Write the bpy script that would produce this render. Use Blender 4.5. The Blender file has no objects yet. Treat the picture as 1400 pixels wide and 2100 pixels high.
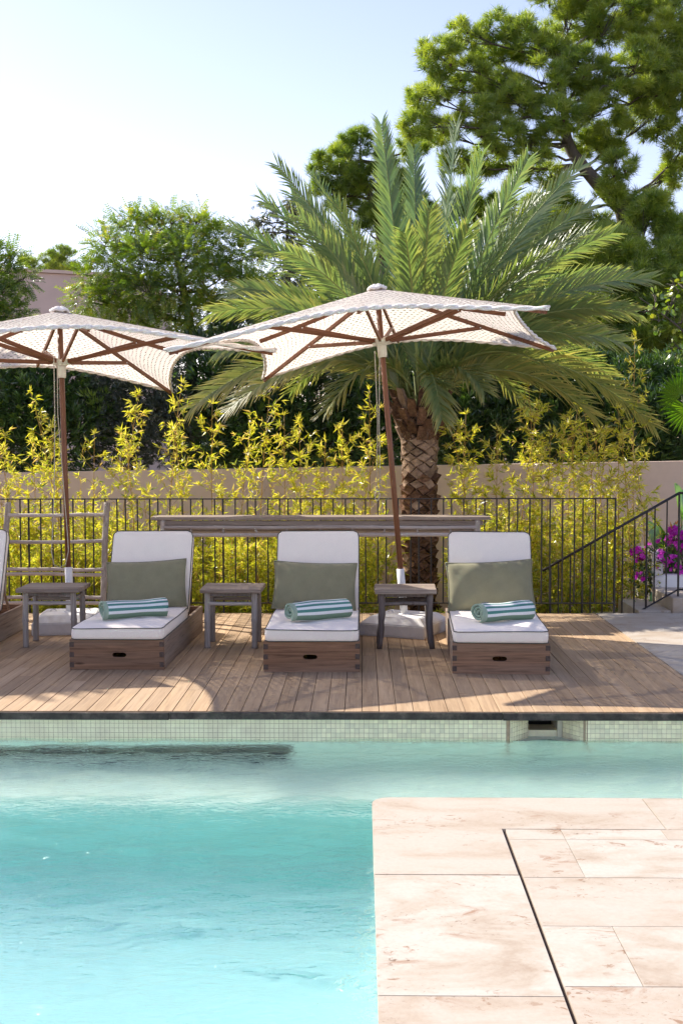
import bpy, bmesh, math, random
import numpy as np
from mathutils import Vector, Matrix, Euler

S = bpy.context.scene
C = S.collection
RNG = np.random.default_rng(7)
random.seed(7)

# ------------------------------------------------------------------ camera, sky, sun, exposure
cam = bpy.data.cameras.new('camera')
cam.sensor_fit = 'VERTICAL'
cam.sensor_height = 36.0
cam.lens = 42.0
cam.clip_end = 3000.0
cam_ob = bpy.data.objects.new('camera', cam)
C.objects.link(cam_ob)
cam_ob.matrix_world = (Matrix.Translation((0, 0, 1.63)) @ Matrix.Rotation(math.radians(0.982), 4, 'Z')
                       @ Matrix.Rotation(math.radians(86.869), 4, 'X') @ Matrix.Rotation(math.radians(-0.10), 4, 'Z'))
S.camera = cam_ob

SUN_DIR = Vector((-1.02, 0.77, 1.0)).normalized()
SUN_EL = math.asin(SUN_DIR.z)
SUN_AZ = math.atan2(SUN_DIR.x, SUN_DIR.y)

world = bpy.data.worlds.new('World')
S.world = world
world.use_nodes = True
wn = world.node_tree
sky = wn.nodes.new('ShaderNodeTexSky')
sky.sky_type = 'NISHITA'
sky.sun_disc = False
sky.sun_elevation = SUN_EL
sky.sun_rotation = SUN_AZ
sky.air_density = 1.0
sky.dust_density = 0.4
sky.ozone_density = 3.0
sky.altitude = 400
tint = wn.nodes.new('ShaderNodeMix')
tint.data_type = 'RGBA'
tint.blend_type = 'MULTIPLY'
tint.inputs[0].default_value = 1.0
tint.inputs[7].default_value = (1.24, 0.905, 0.85, 1)      # summer haze: whiter than the clear model sky
wn.links.new(sky.outputs[0], tint.inputs[6])
wn.links.new(tint.outputs[2], wn.nodes['Background'].inputs[0])
wn.nodes['Background'].inputs[1].default_value = 0.092

sun = bpy.data.lights.new('sun', 'SUN')
sun.energy = 3.0
sun.angle = math.radians(0.5)
sun.color = (1.0, 0.945, 0.86)
sun_ob = bpy.data.objects.new('sun', sun)
C.objects.link(sun_ob)
sun_ob.rotation_euler = SUN_DIR.to_track_quat('Z', 'Y').to_euler()
sun_ob.location = (-20, 15, 25)

S.view_settings.view_transform = 'Standard'
S.view_settings.look = 'None'
S.view_settings.exposure = 1.68
S.view_settings.gamma = 1.0
S.cycles.use_denoising = True
S.cycles.max_bounces = 12
S.cycles.diffuse_bounces = 6
S.cycles.transparent_max_bounces = 16
S.cycles.sample_clamp_indirect = 6.0
S.cycles.blur_glossy = 0.35

# ------------------------------------------------------------------ helpers: objects
def put(o, parent=None):
    C.objects.link(o)
    if parent is not None:
        o.parent = parent
    return o

def tag(o, label=None, cat=None, group=None, kind=None):
    if label: o['label'] = label
    if cat: o['category'] = cat
    if group: o['group'] = group
    if kind: o['kind'] = kind
    return o

def empty(name, loc=(0, 0, 0), rot=(0, 0, 0), label=None, cat=None, group=None, kind=None):
    o = bpy.data.objects.new(name, None)
    o.empty_display_size = 0.1
    o.location = loc
    o.rotation_euler = rot
    C.objects.link(o)
    return tag(o, label, cat, group, kind)

def np_mesh(name, V, Fs, mat=None, smooth=False, tone=None, uv=None, mats=None, mi=None):
    """V (N,3); Fs list of int arrays (M,k)."""
    me = bpy.data.meshes.new(name)
    V = np.asarray(V, dtype=np.float32).reshape(-1, 3)
    Fs = [np.asarray(f, dtype=np.int32) for f in Fs if len(f)]
    me.vertices.add(len(V))
    me.vertices.foreach_set('co', V.ravel())
    loops = np.concatenate([f.ravel() for f in Fs])
    sizes = np.concatenate([np.full(len(f), f.shape[1], dtype=np.int32) for f in Fs])
    starts = np.concatenate([[0], np.cumsum(sizes)[:-1]]).astype(np.int32)
    me.loops.add(len(loops))
    me.loops.foreach_set('vertex_index', loops)
    me.polygons.add(len(sizes))
    me.polygons.foreach_set('loop_start', starts)
    me.polygons.foreach_set('loop_total', sizes)
    me.polygons.foreach_set('use_smooth', np.full(len(sizes), bool(smooth)))
    if mi is not None:
        me.polygons.foreach_set('material_index', np.asarray(mi, dtype=np.int32))
    if tone is not None:
        a = me.attributes.new('tone', 'FLOAT', 'POINT')
        a.data.foreach_set('value', np.asarray(tone, dtype=np.float32))
    if uv is not None:
        l = me.uv_layers.new(name='UVMap')
        l.data.foreach_set('uv', np.asarray(uv, dtype=np.float32)[loops].ravel())
    me.update()
    me.validate()
    for m in (mats or ([mat] if mat else [])):
        me.materials.append(m)
    return me

class MB:
    """collects pieces of one part"""
    def __init__(self):
        self.V = []; self.F = {3: [], 4: []}; self.n = 0; self.T = []; self.big = []
    def add(self, V, F, tone=0.5):
        V = np.asarray(V, dtype=float).reshape(-1, 3)
        groups = {}
        if isinstance(F, np.ndarray):
            groups[F.shape[1]] = F
        else:
            for f in F:
                groups.setdefault(len(f), []).append(f)
        for k, f in groups.items():
            f = np.asarray(f, dtype=int) + self.n
            if k in (3, 4): self.F[k].append(f)
            else: self.big.append(f)
        self.V.append(V)
        self.T.append(np.full(len(V), tone) if np.isscalar(tone) else np.asarray(tone))
        self.n += len(V)
        return self
    def tube(self, pts, rad, n=8, cap=True, tone=0.5, flat=1.0):
        V, F = tube(pts, rad, n, cap, flat)
        return self.add(V, F, tone)
    def box(self, c, s, ch=0.0, rot=None, tone=0.5):
        V, F = cbox(s, ch)
        if rot is not None:
            V = V @ np.array(Euler(rot).to_matrix()).T
        return self.add(V + np.asarray(c), F, tone)
    def mesh(self, name, mat, smooth=False, uv=None):
        Fs = [np.concatenate(self.F[k]) for k in (3, 4) if self.F[k]] + self.big
        return np_mesh(name, np.concatenate(self.V), Fs, mat, smooth, np.concatenate(self.T), uv)
    def build(self, name, mat, parent=None, smooth=False):
        return put(bpy.data.objects.new(name, self.mesh(name, mat, smooth)), parent)

def unit(v):
    v = np.asarray(v, dtype=float)
    return v / np.maximum(np.linalg.norm(v, axis=-1, keepdims=True), 1e-9)

def tube(pts, rad, n=8, cap=True, flat=1.0):
    P = np.asarray(pts, dtype=float)
    m = len(P)
    r = np.full(m, rad) if np.isscalar(rad) else np.asarray(rad, dtype=float)
    T = np.gradient(P, axis=0)
    T = unit(T)
    ref = np.array([0, 0, 1.0]) if abs(T[0][2]) < 0.9 else np.array([1.0, 0, 0])
    u = unit(np.cross(T[0], ref))
    V = np.zeros((m, n, 3))
    a = np.arange(n) / n * 2 * math.pi
    for i in range(m):
        u = unit(u - T[i] * np.dot(u, T[i]))
        w = np.cross(T[i], u)
        V[i] = P[i] + r[i] * (np.cos(a)[:, None] * u + flat * np.sin(a)[:, None] * w)
    i = np.arange(m - 1)[:, None] * n
    j = np.arange(n)[None]
    F = np.stack([i + j, i + (j + 1) % n, i + n + (j + 1) % n, i + n + j], -1).reshape(-1, 4)
    F = [tuple(f) for f in F]
    V = V.reshape(-1, 3)
    if cap:
        k = len(V)
        V = np.vstack([V, P[0], P[-1]])
        for q in range(n):
            F.append((k, (q + 1) % n, q))
            F.append((k + 1, (m - 1) * n + q, (m - 1) * n + (q + 1) % n))
    return V, F

_cb = {}
def cbox(s, ch=0.0):
    key = (tuple(round(float(x), 5) for x in s), round(ch, 5))
    if key in _cb: return _cb[key]
    x, y, z = [v / 2 for v in s]
    c = min(ch, 0.45 * min(s))
    if c <= 0:
        V = np.array([(a * x, b * y, d * z) for a in (-1, 1) for b in (-1, 1) for d in (-1, 1)], dtype=float)
        F = [(0, 1, 3, 2), (4, 6, 7, 5), (0, 4, 5, 1), (2, 3, 7, 6), (0, 2, 6, 4), (1, 5, 7, 3)]
        _cb[key] = (V, F)
        return V, F
    bm = bmesh.new()
    bmesh.ops.create_cube(bm, size=1.0)
    for v in bm.verts:
        v.co = (v.co.x * 2 * x, v.co.y * 2 * y, v.co.z * 2 * z)
    bmesh.ops.bevel(bm, geom=bm.edges[:], offset=c, segments=1, affect='EDGES')
    bm.verts.index_update()
    V = np.array([v.co[:] for v in bm.verts])
    F = [tuple(v.index for v in f.verts) for f in bm.faces]
    bm.free()
    _cb[key] = (V, F)
    return V, F

def box_part(name, c, s, mat, parent=None, ch=0.004, rot=None, center=True):
    """a box that keeps its own origin (so its grain differs from its neighbour's)"""
    m = MB().box((0, 0, 0), s, ch)
    o = m.build(name, mat, parent)
    o.location = c
    if rot is not None: o.rotation_euler = rot
    return o

def bez(p0, p1, p2, n=10):
    t = np.linspace(0, 1, n)[:, None]
    p0, p1, p2 = map(np.asarray, (p0, p1, p2))
    return (1 - t) ** 2 * p0 + 2 * t * (1 - t) * p1 + t ** 2 * p2

def prism(poly, z0, z1):
    """upright prism from a ccw outline"""
    n = len(poly)
    V = [(x, y, z0) for x, y in poly] + [(x, y, z1) for x, y in poly]
    F = [tuple(range(n))[::-1], tuple(range(n, 2 * n))]
    F += [(i, (i + 1) % n, n + (i + 1) % n, n + i) for i in range(n)]
    return V, F

def prism_obj(name, poly, z0, z1, mat, parent=None, bevel=0.0):
    V, F = prism(poly, z0, z1)
    me = bpy.data.meshes.new(name)
    me.from_pydata(V, [], F)
    me.materials.append(mat)
    if bevel:
        bm = bmesh.new(); bm.from_mesh(me)
        top = [e for e in bm.edges if all(v.co.z > z1 - 1e-6 for v in e.verts)]
        bmesh.ops.bevel(bm, geom=top, offset=bevel, segments=2, affect='EDGES')
        bm.to_mesh(me); bm.free()
    return put(bpy.data.objects.new(name, me), parent)

def copy_tree(o, parent=None):
    c = o.copy()
    C.objects.link(c)
    c.parent = parent
    for ch in list(o.children):
        copy_tree(ch, c)
    return c

# ------------------------------------------------------------------ helpers: materials
def newmat(name):
    m = bpy.data.materials.new(name)
    m.use_nodes = True
    nt = m.node_tree
    p = nt.nodes['Principled BSDF']
    return m, nt, p

def N(nt, kind, **kw):
    n = nt.nodes.new(kind)
    for k, v in kw.items():
        if k.startswith('i_'):
            n.inputs[k[2:].replace('_', ' ')].default_value = v
        else:
            setattr(n, k, v)
    return n

def ramp(nt, fac, stops):
    r = nt.nodes.new('ShaderNodeValToRGB')
    e = r.color_ramp.elements
    while len(e) < len(stops): e.new(0.5)
    for q, (p, c) in zip(e, stops):
        q.position = p
        q.color = (*c, 1) if len(c) == 3 else c
    nt.links.new(fac, r.inputs['Fac'])
    return r.outputs['Color']

def mixc(nt, fac, a, b, mode='MIX'):
    m = nt.nodes.new('ShaderNodeMix')
    m.data_type = 'RGBA'
    m.blend_type = mode
    for s, v in ((m.inputs[0], fac), (m.inputs[6], a), (m.inputs[7], b)):
        if hasattr(v, 'links'): nt.links.new(v, s)
        elif isinstance(v, (int, float)): s.default_value = v
        else: s.default_value = (*v, 1)
    return m.outputs[2]

def math_n(nt, op, a, b=None, c=None):
    m = nt.nodes.new('ShaderNodeMath')
    m.operation = op
    for i, v in enumerate((a, b, c)):
        if v is None: continue
        if hasattr(v, 'links'): nt.links.new(v, m.inputs[i])
        else: m.inputs[i].default_value = v
    return m.outputs[0]

def coords(nt, scale=(1, 1, 1), which='Object', jitter=True):
    tc = nt.nodes.new('ShaderNodeTexCoord')
    v = tc.outputs[which]
    if jitter:
        oi = nt.nodes.new('ShaderNodeObjectInfo')
        mul = math_n(nt, 'MULTIPLY', oi.outputs['Random'], 37.0)
        add = nt.nodes.new('ShaderNodeVectorMath'); add.operation = 'ADD'
        nt.links.new(v, add.inputs[0]); nt.links.new(mul, add.inputs[1])
        v = add.outputs[0]
    mp = nt.nodes.new('ShaderNodeMapping')
    mp.inputs['Scale'].default_value = scale
    nt.links.new(v, mp.inputs['Vector'])
    return mp.outputs[0]

def noise(nt, vec, scale=1.0, detail=4.0, rough=0.55, dist=0.0):
    n = nt.nodes.new('ShaderNodeTexNoise')
    n.inputs['Scale'].default_value = scale
    n.inputs['Detail'].default_value = detail
    n.inputs['Roughness'].default_value = rough
    n.inputs['Distortion'].default_value = dist
    nt.links.new(vec, n.inputs['Vector'])
    return n.outputs['Fac']

def bump(nt, p, h, strength=0.3, dist=0.01):
    b = nt.nodes.new('ShaderNodeBump')
    b.inputs['Strength'].default_value = strength
    b.inputs['Distance'].default_value = dist
    nt.links.new(h, b.inputs['Height'])
    nt.links.new(b.outputs[0], p.inputs['Normal'])

def obj_random(nt, lo, hi):
    oi = nt.nodes.new('ShaderNodeObjectInfo')
    mr = nt.nodes.new('ShaderNodeMapRange')
    mr.inputs['To Min'].default_value = lo
    mr.inputs['To Max'].default_value = hi
    nt.links.new(oi.outputs['Random'], mr.inputs['Value'])
    return mr.outputs[0]

def value_mul(nt, col, val):
    h = nt.nodes.new('ShaderNodeHueSaturation')
    nt.links.new(col, h.inputs['Color'])
    if hasattr(val, 'links'): nt.links.new(val, h.inputs['Value'])
    else: h.inputs['Value'].default_value = val
    return h.outputs[0]

def wood(name, c1, c2, grey, axis='Y', fine=38.0, along=1.6, greyamt=0.5, var=(0.8, 1.2), rough=0.7, knots=False, dk=0.8):
    m, nt, p = newmat(name)
    sc = {'X': (along, fine, fine), 'Y': (fine, along, fine), 'Z': (fine, fine, along)}[axis]
    v = coords(nt, sc)
    g = noise(nt, v, 1.0, 8.0, 0.62, 0.9)
    col = ramp(nt, g, [(0.30, c1), (0.52, tuple((a + b) / 2 for a, b in zip(c1, c2))), (0.72, c2)])
    v2 = coords(nt, tuple(0.12 * s for s in sc))
    big = noise(nt, v2, 1.0, 3.0, 0.6, 0.5)
    mask = ramp(nt, big, [(0.40, (0, 0, 0)), (0.66, (greyamt,) * 3)])
    col = mixc(nt, mask, col, grey)
    v3 = coords(nt, tuple(2.2 * s for s in sc))
    streak = noise(nt, v3, 1.0, 3.0, 0.6, 0.2)
    dark = ramp(nt, streak, [(0.30, (0.45, 0.42, 0.40)), (0.46, (1, 1, 1))])
    col = mixc(nt, dk, col, dark, 'MULTIPLY')
    if knots:
        vv = coords(nt, {'X': (2.6, 9, 9), 'Y': (9, 2.6, 9), 'Z': (9, 9, 2.6)}[axis])
        vo = nt.nodes.new('ShaderNodeTexVoronoi'); vo.inputs['Scale'].default_value = 1.0
        nt.links.new(vv, vo.inputs['Vector'])
        kn = ramp(nt, vo.outputs['Distance'], [(0.05, (0.25, 0.2, 0.18)), (0.13, (1, 1, 1))])
        col = mixc(nt, 0.8, col, kn, 'MULTIPLY')
    col = value_mul(nt, col, obj_random(nt, *var))
    nt.links.new(col, p.inputs['Base Color'])
    p.inputs['Roughness'].default_value = rough
    p.inputs['Specular IOR Level'].default_value = 0.3
    bump(nt, p, g, 0.35, 0.004)
    return m

def plain(name, c, rough=0.6, var=0.12, scale=14.0, bmp=0.15, metal=0.0, spec=0.4, dark=None, orand=0.0):
    m, nt, p = newmat(name)
    v = coords(nt)
    n = noise(nt, v, scale, 6.0, 0.6)
    lo = tuple(x * (1 - var) for x in c); hi = tuple(min(1, x * (1 + var)) for x in c)
    col = ramp(nt, n, [(0.3, lo), (0.7, hi)])
    if dark is not None:
        n2 = noise(nt, v, scale * 0.35, 5.0, 0.65)
        col = mixc(nt, ramp(nt, n2, [(0.52, (0, 0, 0)), (0.7, (0.8,) * 3)]), col, dark)
    if orand: col = value_mul(nt, col, obj_random(nt, 1 - orand, 1 + orand))
    nt.links.new(col, p.inputs['Base Color'])
    p.inputs['Roughness'].default_value = rough
    p.inputs['Metallic'].default_value = metal
    p.inputs['Specular IOR Level'].default_value = spec
    if bmp: bump(nt, p, n, bmp, 0.004)
    return m

def leaf(name, stops, trans=0.4, tint=(1.25, 1.15, 0.5), gloss=0.08, rough=0.35, fine=0.0):
    m, nt, p = newmat(name)
    nt.nodes.remove(p)
    at = N(nt, 'ShaderNodeAttribute', attribute_name='tone')
    fac = at.outputs['Fac']
    geo = nt.nodes.new('ShaderNodeNewGeometry')
    fac = math_n(nt, 'ADD', fac, math_n(nt, 'MULTIPLY', math_n(nt, 'SUBTRACT', geo.outputs['Random Per Island'], 0.5), 0.3 + fine))
    col = ramp(nt, fac, stops)
    d = nt.nodes.new('ShaderNodeBsdfDiffuse'); nt.links.new(col, d.inputs['Color'])
    t = nt.nodes.new('ShaderNodeBsdfTranslucent')
    nt.links.new(mixc(nt, 1.0, col, tint, 'MULTIPLY'), t.inputs['Color'])
    g = nt.nodes.new('ShaderNodeBsdfGlossy'); g.inputs['Roughness'].default_value = rough
    g.inputs['Color'].default_value = (1, 1, 1, 1)
    m1 = nt.nodes.new('ShaderNodeMixShader'); m1.inputs[0].default_value = trans
    nt.links.new(d.outputs[0], m1.inputs[1]); nt.links.new(t.outputs[0], m1.inputs[2])
    m2 = nt.nodes.new('ShaderNodeMixShader'); m2.inputs[0].default_value = gloss
    nt.links.new(m1.outputs[0], m2.inputs[1]); nt.links.new(g.outputs[0], m2.inputs[2])
    nt.links.new(m2.outputs[0], nt.nodes['Material Output'].inputs[0])
    return m

def fabric(name, c, weave=260.0, rough=0.9, var=0.06, strength=0.25):
    m, nt, p = newmat(name)
    v = coords(nt)
    n = noise(nt, v, 9.0, 5.0, 0.6)
    lo = tuple(x * (1 - var) for x in c); hi = tuple(min(1, x * (1 + var)) for x in c)
    w = noise(nt, v, weave, 2.0, 0.6)
    col = mixc(nt, 0.35, ramp(nt, n, [(0.3, lo), (0.7, hi)]), ramp(nt, w, [(0.3, tuple(x * 0.75 for x in c)), (0.7, tuple(min(1, x * 1.2) for x in c))]))
    nt.links.new(col, p.inputs['Base Color'])
    p.inputs['Roughness'].default_value = rough
    p.inputs['Specular IOR Level'].default_value = 0.1
    p.inputs['Sheen Weight'].default_value = 0.15
    bump(nt, p, w, strength, 0.003)
    return m

M = {}
M['deck'] = wood('deck_wood', (0.31, 0.195, 0.105), (0.50, 0.345, 0.20), (0.42, 0.31, 0.21), 'Y', 30, 1.2, 0.35, (0.84, 1.14), dk=0.4)
M['crate_x'] = wood('crate_wood_front', (0.115, 0.058, 0.030), (0.32, 0.175, 0.098), (0.25, 0.19, 0.145), 'X', 46, 1.8, 0.45, (0.85, 1.15), knots=True)
M['crate_y'] = wood('crate_wood_side', (0.15, 0.095, 0.065), (0.33, 0.235, 0.17), (0.30, 0.26, 0.22), 'Y', 42, 1.6, 0.7, (0.85, 1.15))
M['endgrain'] = plain('end_grain', (0.085, 0.06, 0.048), 0.8, 0.4, 60, 0.3)
M['table_top'] = wood('weathered_plank', (0.16, 0.115, 0.085), (0.36, 0.28, 0.22), (0.34, 0.285, 0.235), 'X', 60, 2.0, 0.7, (0.8, 1.15))
M['bamboo_grey'] = wood('weathered_bamboo', (0.22, 0.18, 0.145), (0.45, 0.39, 0.335), (0.42, 0.38, 0.34), 'Z', 50, 2.0, 0.7, (0.85, 1.15))
M['bamboo_grey_x'] = wood('weathered_bamboo_rail', (0.22, 0.165, 0.13), (0.50, 0.42, 0.36), (0.46, 0.43, 0.41), 'X', 50, 2.0, 0.6, (0.85, 1.15))
M['branch'] = wood('dark_branch', (0.085, 0.065, 0.055), (0.21, 0.17, 0.15), (0.22, 0.20, 0.19), 'Z', 50, 2.5, 0.6, (0.85, 1.15))
M['rib'] = wood('oiled_hardwood', (0.115, 0.042, 0.018), (0.27, 0.105, 0.046), (0.22, 0.10, 0.05), 'X', 60, 2.0, 0.3, (0.9, 1.1), 0.5)
M['pole'] = wood('oiled_hardwood_pole', (0.105, 0.040, 0.019), (0.24, 0.098, 0.046), (0.20, 0.10, 0.055), 'Z', 60, 2.0, 0.3, (0.9, 1.1), 0.45)
M['iron'] = plain('dark_iron', (0.022, 0.020, 0.021), 0.45, 0.3, 40, 0.2, 0.2, 0.5, (0.05, 0.03, 0.022))
M['fascia'] = plain('dark_fascia', (0.062, 0.052, 0.044), 0.7, 0.5, 22, 0.4, 0.0, 0.2, (0.19, 0.155, 0.125))
M['white_paint'] = plain('white_concrete', (0.66, 0.645, 0.625), 0.7, 0.08, 16, 0.2, 0, 0.3, (0.50, 0.46, 0.38))
M['white_tube'] = plain('white_metal', (0.74, 0.74, 0.73), 0.4, 0.04, 10, 0.0)
M['stucco'] = plain('pink_stucco', (0.78, 0.59, 0.47), 0.9, 0.07, 3.0, 0.35, 0, 0.1, (0.70, 0.51, 0.40))
M['house'] = plain('house_stucco', (0.70, 0.535, 0.45), 0.9, 0.10, 0.9, 0.4, 0, 0.1, (0.64, 0.48, 0.40))
M['planter'] = plain('white_stucco', (0.78, 0.76, 0.72), 0.85, 0.06, 8, 0.5)
M['soil'] = plain('soil', (0.10, 0.075, 0.05), 0.95, 0.35, 5, 0.8, 0, 0.1, (0.07, 0.075, 0.03))
M['white_cloth'] = fabric('white_canvas', (0.88, 0.785, 0.69), 320, 0.9, 0.03, 0.12)
M['piping'] = plain('dark_piping', (0.055, 0.058, 0.045), 0.8, 0.2, 60, 0)
M['olive'] = fabric('olive_linen', (0.235, 0.22, 0.135), 420, 0.95, 0.12, 0.35)
M['rope'] = plain('hemp_rope', (0.46, 0.40, 0.30), 0.9, 0.2, 120, 0.4)
M['cream'] = plain('cream_plastic', (0.68, 0.63, 0.50), 0.5, 0.06, 12, 0.05)
M['joint'] = plain('joint_filler', (0.055, 0.036, 0.026), 0.9, 0.4, 30, 0.5)
M['dark_hole'] = plain('dark_plastic', (0.02, 0.02, 0.018), 0.7, 0.2, 12, 0.1)
M['strip_dark'] = plain('near_black', (0.018, 0.02, 0.02), 0.6, 0.4, 9, 0.3, 0, 0.4, (0.045, 0.05, 0.045))
M['grout'] = plain('grout', (0.47, 0.34, 0.23), 0.9, 0.2, 40, 0.2)
M['embroid'] = plain('navy_thread', (0.02, 0.04, 0.09), 0.8, 0.2, 80, 0)

def travertine(name):
    m, nt, p = newmat(name)
    v = coords(nt, (1.0, 1.9, 1.0))
    n1 = noise(nt, v, 2.3, 10.0, 0.66, 0.5)
    base = ramp(nt, n1, [(0.30, (0.36, 0.275, 0.20)), (0.42, (0.44, 0.37, 0.29)), (0.54, (0.50, 0.448, 0.375)), (0.8, (0.52, 0.475, 0.412))])
    tone = obj_random(nt, 0.0, 1.0)
    base = mixc(nt, math_n(nt, 'MULTIPLY', ramp(nt, tone, [(0.35, (0, 0, 0)), (1.0, (0.42,) * 3)]), 1.0), base, (0.42, 0.325, 0.24))
    # rusty veins and stains in clusters
    v2 = coords(nt, (2.6, 6.0, 2.6))
    n2 = noise(nt, v2, 1.5, 9.0, 0.7, 0.8)
    n3 = noise(nt, coords(nt, (1, 1.6, 1)), 1.9, 2.0, 0.5)
    st = math_n(nt, 'MULTIPLY', ramp(nt, n2, [(0.56, (0, 0, 0)), (0.66, (1, 1, 1))]), ramp(nt, n3, [(0.49, (0, 0, 0)), (0.60, (1.0,) * 3)]))
    col = mixc(nt, math_n(nt, 'MULTIPLY', st, 0.8), base, (0.29, 0.155, 0.085))
    # small pits
    n4 = noise(nt, coords(nt, (9, 17, 9)), 3.7, 5.0, 0.65, 1.2)
    pit = math_n(nt, 'MULTIPLY', ramp(nt, n4, [(0.62, (0, 0, 0)), (0.67, (0.9,) * 3)]), ramp(nt, n3, [(0.47, (0.0,) * 3), (0.6, (1, 1, 1))]))
    col = mixc(nt, pit, col, (0.15, 0.085, 0.045))
    n5 = noise(nt, coords(nt, (7, 11, 7)), 2.2, 9.0, 0.72, 0.6)
    n6 = noise(nt, coords(nt, (1, 1.4, 1)), 3.1, 2.0, 0.5)
    fl_ = math_n(nt, 'MULTIPLY', ramp(nt, n5, [(0.575, (0, 0, 0)), (0.61, (0.85,) * 3)]), ramp(nt, n6, [(0.52, (0, 0, 0)), (0.60, (1, 1, 1))]))
    col = mixc(nt, fl_, col, (0.27, 0.155, 0.09))
    n7 = noise(nt, coords(nt), 55.0, 4.0, 0.7)
    col = mixc(nt, 0.5, col, ramp(nt, n7, [(0.3, (0.82, 0.80, 0.78)), (0.6, (1, 1, 1))]), 'MULTIPLY')
    nt.links.new(col, p.inputs['Base Color'])
    p.inputs['Roughness'].default_value = 0.55
    p.inputs['Specular IOR Level'].default_value = 0.3
    h = math_n(nt, 'SUBTRACT', n1, math_n(nt, 'MULTIPLY', pit, 0.6))
    bump(nt, p, h, 0.2, 0.004)
    return m
M['travertine'] = travertine('travertine')

def mosaic(name, c, grout, cell=0.029, var=0.12):
    m, nt, p = newmat(name)
    tc = nt.nodes.new('ShaderNodeTexCoord')
    mp = nt.nodes.new('ShaderNodeMapping')
    for i in range(3): mp.inputs['Scale'].default_value[i] = 1 / cell
    mp.inputs['Location'].default_value = (0.31, 0.37, 0.43)
    nt.links.new(tc.outputs['Object'], mp.inputs['Vector'])
    fr = nt.nodes.new('ShaderNodeVectorMath'); fr.operation = 'FRACTION'
    nt.links.new(mp.outputs[0], fr.inputs[0])
    sep = nt.nodes.new('ShaderNodeSeparateXYZ'); nt.links.new(fr.outputs[0], sep.inputs[0])
    fl = nt.nodes.new('ShaderNodeVectorMath'); fl.operation = 'FLOOR'
    nt.links.new(mp.outputs[0], fl.inputs[0])
    wnz = nt.nodes.new('ShaderNodeTexWhiteNoise'); nt.links.new(fl.outputs[0], wnz.inputs['Vector'])
    n = noise(nt, coords(nt, jitter=False), 1.5, 4.0)
    a = ramp(nt, wnz.outputs['Value'], [(0, tuple(x * (1 - var) for x in c)), (1, tuple(min(1, x * (1 + var)) for x in c))])
    a = mixc(nt, 0.25, a, ramp(nt, n, [(0.3, tuple(x * 0.8 for x in c)), (0.7, tuple(min(1, x * 1.1) for x in c))]))
    gm = None
    geo = nt.nodes.new('ShaderNodeNewGeometry')
    sn = nt.nodes.new('ShaderNodeSeparateXYZ'); nt.links.new(geo.outputs['True Normal'], sn.inputs[0])
    for i in range(3):
        e = math_n(nt, 'LESS_THAN', sep.outputs[i], 0.10)
        flat_ = math_n(nt, 'LESS_THAN', math_n(nt, 'ABSOLUTE', sn.outputs[i]), 0.7)
        e = math_n(nt, 'MULTIPLY', e, flat_)
        gm = e if gm is None else math_n(nt, 'MAXIMUM', gm, e)
    nt.links.new(mixc(nt, gm, a, grout), p.inputs['Base Color'])
    p.inputs['Roughness'].default_value = 0.35
    return m
M['mosaic_deep'] = mosaic('turquoise_mosaic', (0.57, 0.83, 0.855), (0.54, 0.78, 0.80))
M['mosaic_shaded'] = mosaic('shaded_teal_mosaic', (0.32, 0.68, 0.65), (0.34, 0.62, 0.59))
M['mosaic_pale'] = mosaic('pale_mosaic', (0.80, 0.88, 0.78), (0.68, 0.74, 0.62))
M['tile'] = plain('glazed_tile', (0.94, 0.82, 0.58), 0.3, 0.13, 9.0, 0.0, 0, 0.5, None, 0.09)

def water_mat():
    m, nt, p = newmat('pool_water')
    nt.nodes.remove(p)
    g = nt.nodes.new('ShaderNodeBsdfGlass')
    g.inputs['IOR'].default_value = 1.33
    g.inputs['Roughness'].default_value = 0.078
    g.inputs['Color'].default_value = (0.91, 1.0, 0.99, 1)
    b = nt.nodes.new('ShaderNodeBump')
    b.inputs['Strength'].default_value = 1.0
    b.inputs['Distance'].default_value = 0.0125
    n = noise(nt, coords(nt, (18, 38, 18), jitter=False), 1.0, 3.0, 0.6, 0.7)
    nt.links.new(n, b.inputs['Height'])
    nt.links.new(b.outputs[0], g.inputs['Normal'])
    nt.links.new(g.outputs[0], nt.nodes['Material Output'].inputs[0])
    return m
M['water'] = water_mat()

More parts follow.
